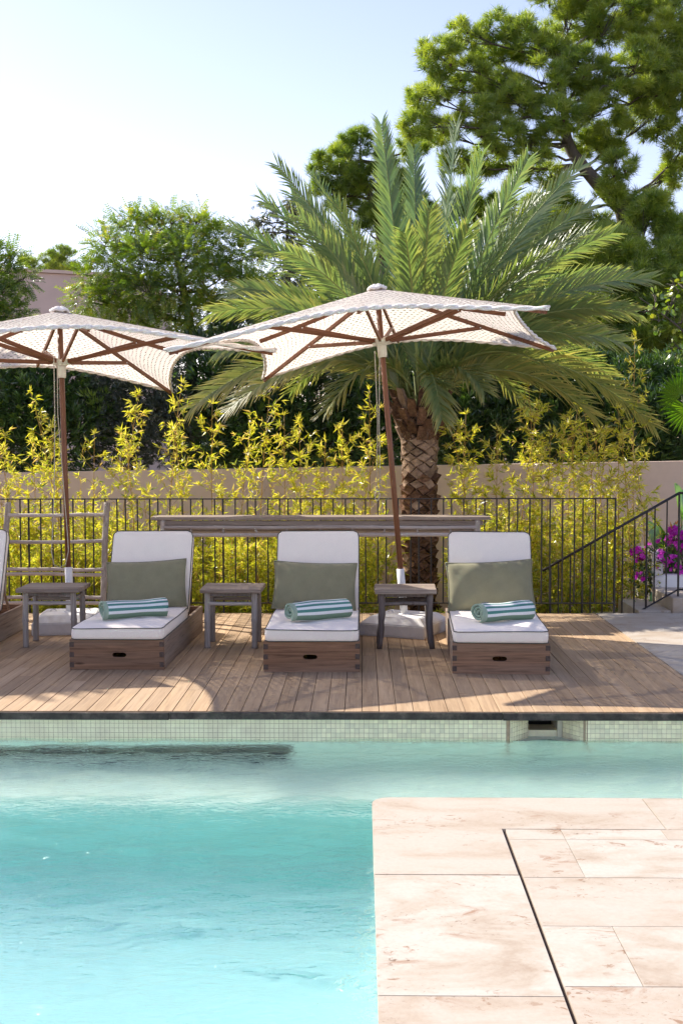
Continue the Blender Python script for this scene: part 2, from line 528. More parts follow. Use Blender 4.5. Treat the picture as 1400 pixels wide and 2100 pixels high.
def crochet():
    """open crochet: holes on a staggered grid, in the canopy's own uv (metres)"""
    m, nt, p = newmat('white_crochet')
    uv = nt.nodes.new('ShaderNodeUVMap'); uv.uv_map = 'UVMap'
    nz = nt.nodes.new('ShaderNodeTexNoise'); nz.inputs['Scale'].default_value = 9.0
    nt.links.new(uv.outputs[0], nz.inputs['Vector'])
    sep = nt.nodes.new('ShaderNodeSeparateXYZ'); nt.links.new(uv.outputs[0], sep.inputs[0])
    v = math_n(nt, 'ADD', math_n(nt, 'MULTIPLY', sep.outputs[1], 1 / 0.046), math_n(nt, 'MULTIPLY', nz.outputs['Fac'], 0.9))
    row = math_n(nt, 'FLOOR', v)
    odd = math_n(nt, 'MULTIPLY', math_n(nt, 'FLOORED_MODULO', row, 2.0), 0.5)
    u = math_n(nt, 'ADD', math_n(nt, 'ADD', math_n(nt, 'MULTIPLY', sep.outputs[0], 1 / 0.052), odd), math_n(nt, 'MULTIPLY', nz.outputs['Fac'], 1.4))
    fu = math_n(nt, 'ABSOLUTE', math_n(nt, 'SUBTRACT', math_n(nt, 'FRACT', u), 0.5))
    fv = math_n(nt, 'ABSOLUTE', math_n(nt, 'SUBTRACT', math_n(nt, 'FRACT', v), 0.5))
    r = math_n(nt, 'SQRT', math_n(nt, 'ADD', math_n(nt, 'MULTIPLY', fu, fu), math_n(nt, 'MULTIPLY', math_n(nt, 'MULTIPLY', fv, fv), 1.7)))
    hole = math_n(nt, 'LESS_THAN', r, 0.215)
    hgt = ramp(nt, r, [(0.16, (0, 0, 0)), (0.45, (1, 1, 1))])
    nt.nodes.remove(p)
    d = nt.nodes.new('ShaderNodeBsdfDiffuse')
    nt.links.new(ramp(nt, nz.outputs['Fac'], [(0.3, (0.82, 0.77, 0.70)), (0.7, (0.88, 0.84, 0.78))]), d.inputs['Color'])
    t = nt.nodes.new('ShaderNodeBsdfTranslucent'); t.inputs['Color'].default_value = (0.92, 0.80, 0.68, 1)
    b = nt.nodes.new('ShaderNodeBump'); b.inputs['Strength'].default_value = 0.9; b.inputs['Distance'].default_value = 0.012
    nt.links.new(hgt, b.inputs['Height']); nt.links.new(b.outputs[0], d.inputs['Normal'])
    mx = nt.nodes.new('ShaderNodeMixShader'); mx.inputs[0].default_value = 0.50
    nt.links.new(d.outputs[0], mx.inputs[1]); nt.links.new(t.outputs[0], mx.inputs[2])
    tr = nt.nodes.new('ShaderNodeBsdfTransparent')
    m2 = nt.nodes.new('ShaderNodeMixShader'); nt.links.new(hole, m2.inputs[0])
    nt.links.new(mx.outputs[0], m2.inputs[1]); nt.links.new(tr.outputs[0], m2.inputs[2])
    nt.links.new(m2.outputs[0], nt.nodes['Material Output'].inputs[0])
    return m
M['crochet'] = crochet()
M['crochet_rope'] = plain('white_crochet_cord', (0.86, 0.80, 0.73), 0.9, 0.12, 90, 0.8)

def towel_mat():
    """stripes woven along the towel, in its own uv: u = metres round the roll from the loose end, v = metres along the axis"""
    m, nt, p = newmat('striped_towel')
    uv = nt.nodes.new('ShaderNodeUVMap'); uv.uv_map = 'UVMap'
    sep = nt.nodes.new('ShaderNodeSeparateXYZ'); nt.links.new(uv.outputs[0], sep.inputs[0])
    u, v = sep.outputs[0], sep.outputs[1]
    w = math_n(nt, 'FRACT', math_n(nt, 'MULTIPLY', math_n(nt, 'SUBTRACT', u, 0.062), 1 / 0.040))
    teal = mixc(nt, math_n(nt, 'LESS_THAN', w, 0.5), (0.10, 0.26, 0.22), (0.82, 0.82, 0.80))
    band = math_n(nt, 'LESS_THAN', u, 0.062)
    col = mixc(nt, band, teal, (0.20, 0.30, 0.21))
    col = mixc(nt, math_n(nt, 'LESS_THAN', u, 0.008), col, (0.80, 0.82, 0.80))
    hem = math_n(nt, 'LESS_THAN', v, 0.034)
    col = mixc(nt, hem, col, (0.34, 0.43, 0.33))
    n = noise(nt, coords(nt), 300, 2.0)
    col = mixc(nt, 0.25, col, ramp(nt, n, [(0.3, (0.3, 0.3, 0.3)), (0.7, (1, 1, 1))]), 'MULTIPLY')
    nt.links.new(col, p.inputs['Base Color'])
    p.inputs['Roughness'].default_value = 0.95
    p.inputs['Specular IOR Level'].default_value = 0.05
    bump(nt, p, n, 0.5, 0.004)
    return m
M['towel'] = towel_mat()
M['towel_in'] = fabric('sage_terry', (0.27, 0.37, 0.28), 300, 0.95, 0.12, 0.5)

M['bark'] = wood('bark', (0.045, 0.035, 0.028), (0.17, 0.135, 0.105), (0.20, 0.175, 0.15), 'Z', 12, 2.5, 0.5, (0.85, 1.1), 0.9)
M['palm_base'] = plain('palm_leaf_base', (0.30, 0.205, 0.145), 0.9, 0.35, 22, 0.8, 0, 0.1, (0.15, 0.095, 0.06), 0.3)
M['palm_base_dark'] = plain('palm_leaf_base_dark', (0.17, 0.095, 0.06), 0.95, 0.5, 26, 1.0, 0, 0.1, (0.06, 0.038, 0.028), 0.35)
M['palm_trunk'] = plain('palm_trunk', (0.05, 0.034, 0.025), 0.95, 0.5, 30, 1.0, 0, 0.1)
M['rachis'] = plain('palm_rachis', (0.27, 0.30, 0.10), 0.5, 0.2, 6, 0.1)
M['palm_leaf'] = leaf('palm_leaflet', [(0.0, (0.105, 0.19, 0.108)), (0.35, (0.185, 0.26, 0.105)), (0.65, (0.30, 0.32, 0.13)), (1.0, (0.58, 0.48, 0.20))], 0.46, (1.25, 1.25, 0.5), 0.05, 0.4)
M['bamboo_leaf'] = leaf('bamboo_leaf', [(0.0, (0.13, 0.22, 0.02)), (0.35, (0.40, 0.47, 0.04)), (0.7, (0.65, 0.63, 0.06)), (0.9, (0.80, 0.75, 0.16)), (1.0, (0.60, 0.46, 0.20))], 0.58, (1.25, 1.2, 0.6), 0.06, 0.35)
M['culm'] = plain('bamboo_culm', (0.42, 0.25, 0.045), 0.5, 0.35, 5, 0.0)
M['pine'] = leaf('pine_needles', [(0.0, (0.085, 0.15, 0.026)), (0.5, (0.20, 0.31, 0.042)), (1.0, (0.42, 0.50, 0.075))], 0.52, (1.3, 1.25, 0.5), 0.06, 0.4)
M['cone'] = plain('pine_cone', (0.06, 0.035, 0.022), 0.9, 0.3, 30, 0.3)
M['pinnate'] = leaf('feathery_leaf', [(0.0, (0.06, 0.12, 0.024)), (0.5, (0.17, 0.27, 0.028)), (0.85, (0.33, 0.41, 0.035)), (1.0, (0.50, 0.45, 0.07))], 0.45, (1.3, 1.3, 0.4), 0.07, 0.35)
M['pod'] = leaf('seed_pod', [(0.0, (0.22, 0.22, 0.03)), (1.0, (0.42, 0.33, 0.05))], 0.4, (1.2, 1.1, 0.5), 0.05)
M['eucalypt'] = leaf('eucalyptus_leaf', [(0.0, (0.10, 0.14, 0.075)), (0.6, (0.19, 0.22, 0.12)), (1.0, (0.30, 0.30, 0.16))], 0.3, (1.2, 1.15, 0.7), 0.10, 0.4)
M['oleander'] = leaf('oleander_leaf', [(0.0, (0.034, 0.075, 0.024)), (0.6, (0.085, 0.165, 0.036)), (1.0, (0.24, 0.34, 0.05))], 0.22, (1.2, 1.3, 0.4), 0.08, 0.3)
M['olive_leaf'] = leaf('olive_leaf', [(0.0, (0.032, 0.048, 0.028)), (0.6, (0.068, 0.088, 0.048)), (1.0, (0.15, 0.17, 0.10))], 0.2, (1.1, 1.1, 0.7), 0.08, 0.4)
M['round_leaf'] = leaf('round_leaf', [(0.0, (0.07, 0.15, 0.02)), (0.6, (0.20, 0.29, 0.03)), (1.0, (0.36, 0.38, 0.05))], 0.45, (1.3, 1.3, 0.4), 0.08)
M['bougain'] = leaf('magenta_bract', [(0.0, (0.42, 0.012, 0.34)), (0.6, (0.66, 0.035, 0.54)), (1.0, (0.82, 0.14, 0.70))], 0.4, (1.2, 0.9, 1.2), 0.03)
M['broad'] = leaf('broad_leaf', [(0.0, (0.035, 0.13, 0.018)), (0.6, (0.09, 0.24, 0.02)), (1.0, (0.20, 0.33, 0.03))], 0.45, (1.3, 1.3, 0.4), 0.1, 0.3)
M['orange'] = leaf('orange_petal', [(0.0, (0.45, 0.10, 0.01)), (1.0, (0.75, 0.30, 0.03))], 0.35, (1.2, 1.0, 0.6), 0.05)

# ------------------------------------------------------------------ the setting
def struct(o): return tag(o, kind='structure')
ZG = -0.55        # garden soil behind the deck, lower than the deck
WL = -0.18        # water level
FY, BY = 7.29, 11.65   # deck front and back edge

def ring_sheet(name, outer, hole, z, mat):
    (a, b, c, d), (e, f, g, h) = outer, hole
    V = [(a, b, z), (c, b, z), (c, d, z), (a, d, z), (e, f, z), (g, f, z), (g, h, z), (e, h, z)]
    F = [(0, 1, 5, 4), (1, 2, 6, 5), (2, 3, 7, 6), (3, 0, 4, 7)]
    me = bpy.data.meshes.new(name); me.from_pydata(V, [], F); me.materials.append(mat)
    return put(bpy.data.objects.new(name, me))
struct(ring_sheet('ground', (-900, -900, 900, 900), (-6.5, -4.0, 6.5, 11.6), ZG, M['soil']))

# pool shell
pool = struct(empty('swimming_pool', (0, 4, -1.7)))
def shell(name, a, b, mat, parent=pool):
    m = MB().box([(p + q) / 2 - r for p, q, r in zip(a, b, (0, 4, -1.7))], [q - p for p, q in zip(a, b)])
    return m.build(name, mat, parent)
shell('pool_floor', (-6.3, 0.8, -1.9), (6.3, 6.5, -1.62), M['mosaic_deep'])
shell('pool_bench', (-6.3, 6.43, -1.86), (6.3, 7.33, -0.60), M['mosaic_pale'])
shell('bench_riser', (-6.29, 6.424, -1.61), (6.29, 6.432, -0.604), M['mosaic_shaded'])  # thin sheet, the riser's shade and deep-water teal put into its colour
shell('end_wall', (-6.5, 0.8, -1.9), (-6.3, 7.29, -0.06), M['mosaic_deep'])
shell('end_wall', (6.3, 5.45, -1.9), (6.5, 7.29, -0.06), M['mosaic_deep'])
# wall under the deck, with the skimmer opening left free
shell('deck_side_wall', (-6.3, 7.312, -0.60), (0.911, 7.62, -0.052), M['grout'])
shell('deck_side_wall', (1.377, 7.312, -0.60), (6.3, 7.62, -0.052), M['grout'])
shell('submerged_lining', (-6.29, 7.3085, -0.598), (6.29, 7.3115, -0.235), M['mosaic_pale'])
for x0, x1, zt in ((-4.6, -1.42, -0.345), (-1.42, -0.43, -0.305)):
    shell('dark_strip', (x0, 7.300, -0.555), (x1, 7.308, zt), M['strip_dark'])  # near-black strip low on the submerged wall, its top edge stepped

# glazed tiles of the band above and just under the water line
tile_pitch, tile_rows = 0.0292, 6
tile_me = MB().box((0, 0, 0), (0.0275, 0.006, 0.0275), 0.0012).mesh('tile', M['tile'])
spots = []
def tile_run(p, q, skip_first=0.0):
    p, q = Vector(p), Vector(q)
    d = (q - p); n = int(d.length / tile_pitch); d.normalize()
    ang = math.atan2(d.y, d.x)
    nrm = Vector((d.y, -d.x))
    for i in range(n):
        for r in range(tile_rows):
            c = p + d * ((i + 0.5) * tile_pitch) + nrm * 0.0005
            spots.append((c.x, c.y, -0.0665 - r * tile_pitch, ang))
tile_run((-3.2, 7.311), (0.911, 7.311))
tile_run((1.377, 7.311), (3.3, 7.311))
tile_run((0.9115, 7.313), (1.044, 7.47))
tile_run((1.262, 7.47), (1.3765, 7.313))
spots.sort(key=lambda s: abs(s[0] - 0.85) + (2.0 if s[2] < WL else 0))
band = empty('tile_band', (0, 7.31, -0.05)); band.parent = pool
band.location = (0, 7.31 - 4, -0.05 + 1.7)
rest = MB()
for i, (x, y, z, a) in enumerate(spots):
    jit = random.uniform(-0.0006, 0.0006)
    if i < 290:
        o = bpy.data.objects.new('tile', tile_me); put(o, band)
        o.location = (x, y - 7.31 + jit, z + 0.05); o.rotation_euler = (random.uniform(-.01, .01), 0, a + random.uniform(-.012, .012))
    else:
        rest.box((x, y - 7.31 + jit, z + 0.05), (0.0275, 0.006, 0.0275), 0.0012, (random.uniform(-.01, .01), 0, a + random.uniform(-.012, .012)))
ro = rest.build('tiles', M['tile'], band); tag(ro, kind='stuff')
# skimmer
sk = MB()
for p, q in (((0.911, 7.318), (1.044, 7.478)), ((1.377, 7.318), (1.262, 7.478))):
    d = Vector(q) - Vector(p)
    c = (Vector(p) + Vector(q)) / 2
    nx = 0.03 if p[0] < 1.1 else -0.03
    sk.box((c.x - nx, c.y - 4 + 0.002, -0.33 + 1.7), (d.length, 0.055, 0.55), 0, (0, 0, math.atan2(d.y, d.x)))
sk.build('skimmer_cheeks', M['grout'], pool)
shell('skimmer_sill', (0.93, 7.32, -0.30), (1.36, 7.50, -0.205), M['mosaic_pale'])
shell('skimmer_box', (1.0, 7.75, -0.5), (1.32, 7.78, -0.03), M['dark_hole'])
shell('skimmer_flap', (1.05, 7.50, -0.30), (1.255, 7.66, -0.165), M['tile'])
shell('skimmer_frame', (1.232, 7.48, -0.30), (1.262, 7.74, -0.053), M['cream'])

# water with real ripples
def build_water():
    st = 0.022
    xs = np.arange(-6.3, 6.3, st); ys = np.arange(0.8, 7.312, st)
    ys = np.append(ys, 7.3115)
    X, Y = np.meshgrid(xs, ys)
    r = np.random.default_rng(11)
    Z = np.zeros_like(X)
    for i in range(90):
        lam = math.exp(r.uniform(math.log(0.075), math.log(0.5)))
        a = r.normal(math.pi / 2 + 0.12, 0.6)
        k = 2 * math.pi / lam
        Z += 0.0029 * lam * np.sin(k * (math.cos(a) * X + math.sin(a) * Y) + r.uniform(0, 6.28) + 0.8 * np.sin(0.9 * X + r.uniform(0, 6)) )
    # a welling return jet
    for (cx, cy, amp) in ((-0.75, 4.43, 0.0022), (-0.55, 4.36, 0.0026), (-0.95, 4.38, 0.0018)):
        d = np.hypot(X - cx, (Y - cy))
        Z += amp * np.exp(-(d / 0.20) ** 2) * np.cos(d * 75 + 3 * np.sin(9 * X))
    V = np.stack([X, Y, WL + Z], -1).reshape(-1, 3)
    ny, nx = X.shape
    i = (np.arange(ny - 1)[:, None] * nx + np.arange(nx - 1)[None])
    cx = X[:-1, :-1]; cy = Y[:-1, :-1]
    keep = ~((cx > 0.10) & (cy < 5.36))
    i = i[keep]
    F = np.stack([i, i + 1, i + nx + 1, i + nx], -1)
    used = np.unique(F); mp = np.full(len(V), -1); mp[used] = np.arange(len(used))
    me = np_mesh('pool_water', V[used], [mp[F]], M['water'], True)
    return struct(put(bpy.data.objects.new('pool_water', me)))
build_water()

# near travertine terrace
ter = struct(empty('travertine_terrace', (0, 0, 0)))
tm = M['travertine']
m = MB().box((3.2875, 0.725, -0.9715), (6.425, 9.45, 1.859)); m.build('terrace_body', M['mosaic_pale'], ter)
m = MB().box((-3.2, -1.6, -0.9715), (6.55, 4.8, 1.859)); m.build('terrace_body', M['mosaic_pale'], ter)
box_part('bedding', (3.55, 0.513, -0.0275), (5.9, 9.02, 0.028), M['grout'], ter, 0)
def arc(cx, cy, r, a0, a1, n=8):
    return [(cx + r * math.cos(a), cy + r * math.sin(a)) for a in np.linspace(math.radians(a0), math.radians(a1), n)]
def slab(poly, parent=ter, z0=-0.0125, name='slab', bevel=0.0010):
    cx = sum(p[0] for p in poly) / len(poly); cy = sum(p[1] for p in poly) / len(poly)
    o = prism_obj(name, [(x - cx, y - cy) for x, y in poly], z0, random.uniform(-0.0006, 0.0006), tm, parent, bevel)
    o.location = (cx, cy, 0)
    return o
g = 0.0016
EX, EY = 0.045, 5.485
def rect(x0, y0, x1, y1): return [(x0 + g / 2, y0 + g / 2), (x1 - g / 2, y0 + g / 2), (x1 - g / 2, y1 - g / 2), (x0 + g / 2, y1 - g / 2)]
# corner coping, L shaped, rounded at the pool corner
r0 = 0.085
slab([(0.597, 4.478), (0.597, 5.026), (1.294, 5.026), (1.294, EY)] + arc(EX + r0, EY - r0, r0, 90, 180) + [(EX, 4.478)], z0=-0.040, name='coping_slab', bevel=0.003)
for x0, x1 in ((1.296, 2.55), (2.55, 3.8), (3.8, 5.1), (5.1, 6.5)):
    slab(rect(x0, 5.026, x1, EY), z0=-0.040, name='coping_slab', bevel=0.0015)
for y0, y1 in ((3.47, 4.476), (2.4, 3.47), (1.2, 2.4), (0.0, 1.2)):
    slab(rect(EX, y0, 0.598, y1), z0=-0.040, name='coping_slab', bevel=0.0015)
rows = [(4.891, 5.024, (0.610, 0.843, 1.268, 2.2, 3.2, 4.4, 6.5)), (4.453, 4.891, (0.610, 0.843, 1.95, 3.1, 4.3, 6.5)),
        (3.994, 4.453, (0.610, 1.72, 2.9, 4.1, 6.5)), (3.538, 3.994, (0.610, 0.848, 1.9, 3.0, 4.2, 6.5)),
        (2.95, 3.538, (0.610, 1.5, 2.6, 3.9, 6.5)), (2.3, 2.95, (0.610, 1.2, 2.4, 3.8, 6.5)), (1.2, 2.3, (0.610, 1.6, 3.0, 6.5)), (0.0, 1.2, (0.610, 1.9, 3.4, 6.5))]
for y0, y1, xs in rows:
    for a, b in zip(xs, xs[1:]):
        slab(rect(a, y0, b, y1))
box_part('expansion_joint', (0.603, 2.513, -0.024), (0.0175, 5.02, 0.024), M['joint'], ter, 0)

# terrace beside the deck
ter2 = struct(empty('side_terrace', (4.4, 9.5, 0)))
def slab2(poly):
    return slab([(x - 4.4, y - 9.5) for x, y in poly], ter2)
o = MB().box((-0.01, -0.03, -0.285), (4.2, 4.38, 0.54)); o.build('terrace_body', M['grout'], ter2)
yy = FY + 0.01
k = 0
while yy < BY - 0.02:
    y1 = min(yy + (0.46, 0.31, 0.62)[k % 3], BY)
    xs = [2.281] + sorted(random.sample([2.9, 3.3, 3.7, 4.2, 4.7, 5.2], 3)) + [6.5]
    for a, b in zip(xs, xs[1:]): slab2(rect(a, yy, b, y1))
    yy = y1; k += 1

# deck: each board of its own
deck = struct(empty('wooden_deck', (0, 0, 0)))
m = MB().box((-2.11, (FY + 0.50 + BY) / 2, -0.295), (8.74, BY - FY - 0.51, 0.50)); m.build('deck_frame', M['dark_hole'], deck)
x = -5.0; i = 0
pitch = 0.1064
while x < 2.268:
    w = min(pitch - 0.0036, 2.272 - x)
    cuts = [FY]
    y = FY + random.uniform(0.5, 2.4)
    while y < BY - 0.5:
        cuts.append(y); y += random.uniform(1.5, 2.7)
    cuts.append(BY)
    for a, b in zip(cuts, cuts[1:]):
        o = MB().box((0, 0, 0), (w, b - a - 0.003, 0.024), 0.0016).build('plank', M['deck'], deck)
        o.location = (x + w / 2, (a + b) / 2, -0.0125 + random.uniform(-0.0012, 0.0008))
        o.rotation_euler = (0, random.uniform(-0.006, 0.006), random.uniform(-0.0006, 0.0006))
    x += pitch; i += 1
for a, b in ((-6.4, -1.19), (-1.187, 0.86), (0.863, 6.4)):
    dz = random.uniform(-0.002, 0.002)
    box_part('fascia_board', ((a + b) / 2, FY - 0.012, -0.0285 + dz), (b - a, 0.020, 0.044), M['fascia'], deck, 0.003)
box_part('back_fascia', (-2.11, BY + 0.012, -0.29), (8.74, 0.022, 0.56), M['fascia'], deck, 0.003)

# ------------------------------------------------------------------ iron fence
fence = empty('iron_fence', (0, BY + 0.05, 0), label='long black iron railing with uneven upright bars along the back of the deck', cat='fence')
F_Y, X0, X1 = 0, -4.6, 2.478
m = MB().box(((X0 + X1) / 2, 0, 1.120), (X1 - X0, 0.030, 0.012), 0.002); m.build('top_rail', M['iron'], fence)
m = MB().box(((X0 + X1) / 2, 0, 0.092), (X1 - X0 - 0.02, 0.022, 0.012), 0.002); m.build('bottom_rail', M['iron'], fence)
bar_me = MB().box((0, 0, 0.605), (0.0135, 0.0135, 1.02), 0.002).mesh('baluster', M['iron'])
post_me = MB().box((0, 0, 0.35), (0.017, 0.017, 1.53), 0.002).mesh('post', M['iron'])
x = X1; k = 0
while x > X0:
    post = (k == 0 or k % 18 == 0)
    o = bpy.data.objects.new('post' if post else 'baluster', post_me if post else bar_me); put(o, fence)
    o.location = (x - (0.008 if k == 0 else 0), 0, 0); o.rotation_euler = (random.uniform(-.003, .003), random.uniform(-.003, .003), 0)
    x -= (0.086, 0.124, 0.124)[(k + 0) % 3] * 0.958; k += 1

# stair flight and its rail behind the deck
st = struct(empty('garden_steps', (3.0, 12.2, 0)))
for i in range(4):
    box_part('step', (-0.10 - 0.32 * i, 0.10, (-0.0 - 0.14 * i + ZG) / 2), (0.325, 0.95, -0.0 - 0.14 * i - ZG), tm, st, 0.006)
box_part('step', (1.06, 0.06, -0.10), (1.98, 0.9, 0.46), tm, st, 0.008)
rail = empty('stair_railing', (3.0, 11.93, 0), label='black iron stair railing sloping down behind the end of the fence', cat='railing')
tp, bt = np.array((3.152, 11.93, 1.164)), np.array((1.736, 11.93, 0.351))
sl = (tp - bt)[2] / (tp - bt)[0]
def rz(x): return tp[2] + sl * (x - tp[0])
lo = -1.35
off = np.array((3.0, 11.93, 0))
xr = tp[0]
m = MB().tube([np.array((xr + lo, 11.93, rz(xr + lo))) - off, tp - off], 0.0135, 8).tube([tp - off, tp - off + (1.2, 0, 0.0)], 0.0135, 8); m.build('hand_rail', M['iron'], rail, True)
dz = 0.965
m = MB().tube([np.array((xr + lo, 11.93, rz(xr + lo) - dz)) - off, tp - (0, 0, dz) - off], 0.009, 6).tube([tp - (0, 0, dz) - off, tp - (0, 0, dz) - off + (1.2, 0, 0.0)], 0.009, 6); m.build('lower_rail', M['iron'], rail, True)
x = xr; k = 0
while x > xr + lo:
    zt = rz(x); zb = zt - dz - (0.10 if k == 0 else 0)
    m = MB().tube([(x - 3.0, 0, zb), (x - 3.0, 0, zt)], 0.011 if k % 3 == 0 else 0.0075, 6)
    m.build('baluster', M['iron'], rail)
    x -= (0.119, 0.119, 0.080)[k % 3]; k += 1

# garden wall behind the bamboo, coping rising slowly to the right
gw = empty('garden_wall', (0, 15.0, ZG), label='plain pink stucco garden wall behind the yellow bamboo', cat='wall')
xa, xb, za, zb = -9.0, 9.0, 1.238, 1.522
V = [(xa, 0, -0.2), (xb, 0, -0.2), (xb, 0.22, -0.2), (xa, 0.22, -0.2), (xa, 0, za - ZG), (xb, 0, zb - ZG), (xb, 0.22, zb - ZG), (xa, 0.22, za - ZG)]
F = [(0, 1, 5, 4), (1, 2, 6, 5), (2, 3, 7, 6), (3, 0, 4, 7), (4, 5, 6, 7), (3, 2, 1, 0)]
MB().add(V, F).build('wall_face', M['stucco'], gw)
m = MB()
for xx, ww in ((-1.30, 0.30), (2.02, 0.24)):
    m = MB().box((xx, -0.012, (1.36 - ZG) / 2), (ww, 0.03, 1.34 - ZG), 0.004)
    m.build('pier', M['house'], gw)

# house far left
ho = empty('house', (0, 28, ZG), label='flat roofed pinkish house wall behind the left trees', cat='house')
def hbox(name, a, b, mat): 
    return MB().box([(p + q) / 2 - r for p, q, r in zip(a, b, (0, 28, ZG))], [q - p for p, q in zip(a, b)], 0.01).build(name, mat, ho)
zt = 5.62
V = [(-16, 0, 0), (-5.2, 0, 0), (-5.2, 5, 0), (-16, 5, 0), (-16, 0, zt - ZG + 0.55), (-5.2, 0, zt - ZG - 0.06), (-5.2, 5, zt - ZG - 0.06), (-16, 5, zt - ZG + 0.55)]
MB().add(V, F).build('wall', M['house'], ho)
V = [(-16, -0.06, zt - ZG + 0.555), (-5.14, -0.06, zt - ZG - 0.055), (-5.14, 5, zt - ZG - 0.055), (-16, 5, zt - ZG + 0.555), (-16, -0.06, zt - ZG + 0.63), (-5.14, -0.06, zt - ZG + 0.02), (-5.14, 5, zt - ZG + 0.02), (-16, 5, zt - ZG + 0.63)]
MB().add(V, F).build('parapet', M['stucco'], ho)

# ------------------------------------------------------------------ loungers
LW, LL, BH = 0.695, 1.87, 0.222
def slot_board(w, h, t, hx, hz, hw, hh):
    n = 40
    def rr(k):   # outline sampled with the corners in it
        per = 2 * (w + h); s = k / n * per
        # start at middle of right side going up
        pts = [(w / 2, 0), (w / 2, h / 2), (-w / 2, h / 2), (-w / 2, -h / 2), (w / 2, -h / 2), (w / 2, 0)]
        for p, q in zip(pts, pts[1:]):
            d = math.hypot(q[0] - p[0], q[1] - p[1])
            if s <= d + 1e-9: return (p[0] + (q[0] - p[0]) * s / d, p[1] + (q[1] - p[1]) * s / d)
            s -= d
        return pts[-1]
    out = [rr(k) for k in range(n)]
    for cx, cz in ((w / 2, h / 2), (-w / 2, h / 2), (-w / 2, -h / 2), (w / 2, -h / 2)):
        j = min(range(n), key=lambda q: (out[q][0] - cx) ** 2 + (out[q][1] - cz) ** 2); out[j] = (cx, cz)
    hole = []
    for (ox, oz) in out:
        a = math.atan2((oz - hz) / h * hh * 2.2, (ox - hx) / w * hw * 2.2)
        # stadium
        c, s = math.cos(a), math.sin(a)
        ex = 3.2
        rr_ = (abs(c / (hw / 2)) ** ex + abs(s / (hh / 2)) ** ex) ** (-1 / ex)
        hole.append((hx + rr_ * c, hz + rr_ * s))
    V = []
    for y in (-t / 2, t / 2):
        V += [(a, y, b) for a, b in out] + [(a, y, b) for a, b in hole]
    F = []
    for k in range(n):
        j = (k + 1) % n
        F.append((k, j, n + j, n + k)); F.append((2 * n + j, 2 * n + k, 3 * n + k, 3 * n + j))
        F.append((j, k, 2 * n + k, 2 * n + j)); F.append((n + k, n + j, 3 * n + j, 3 * n + k))
    return np.array(V), F

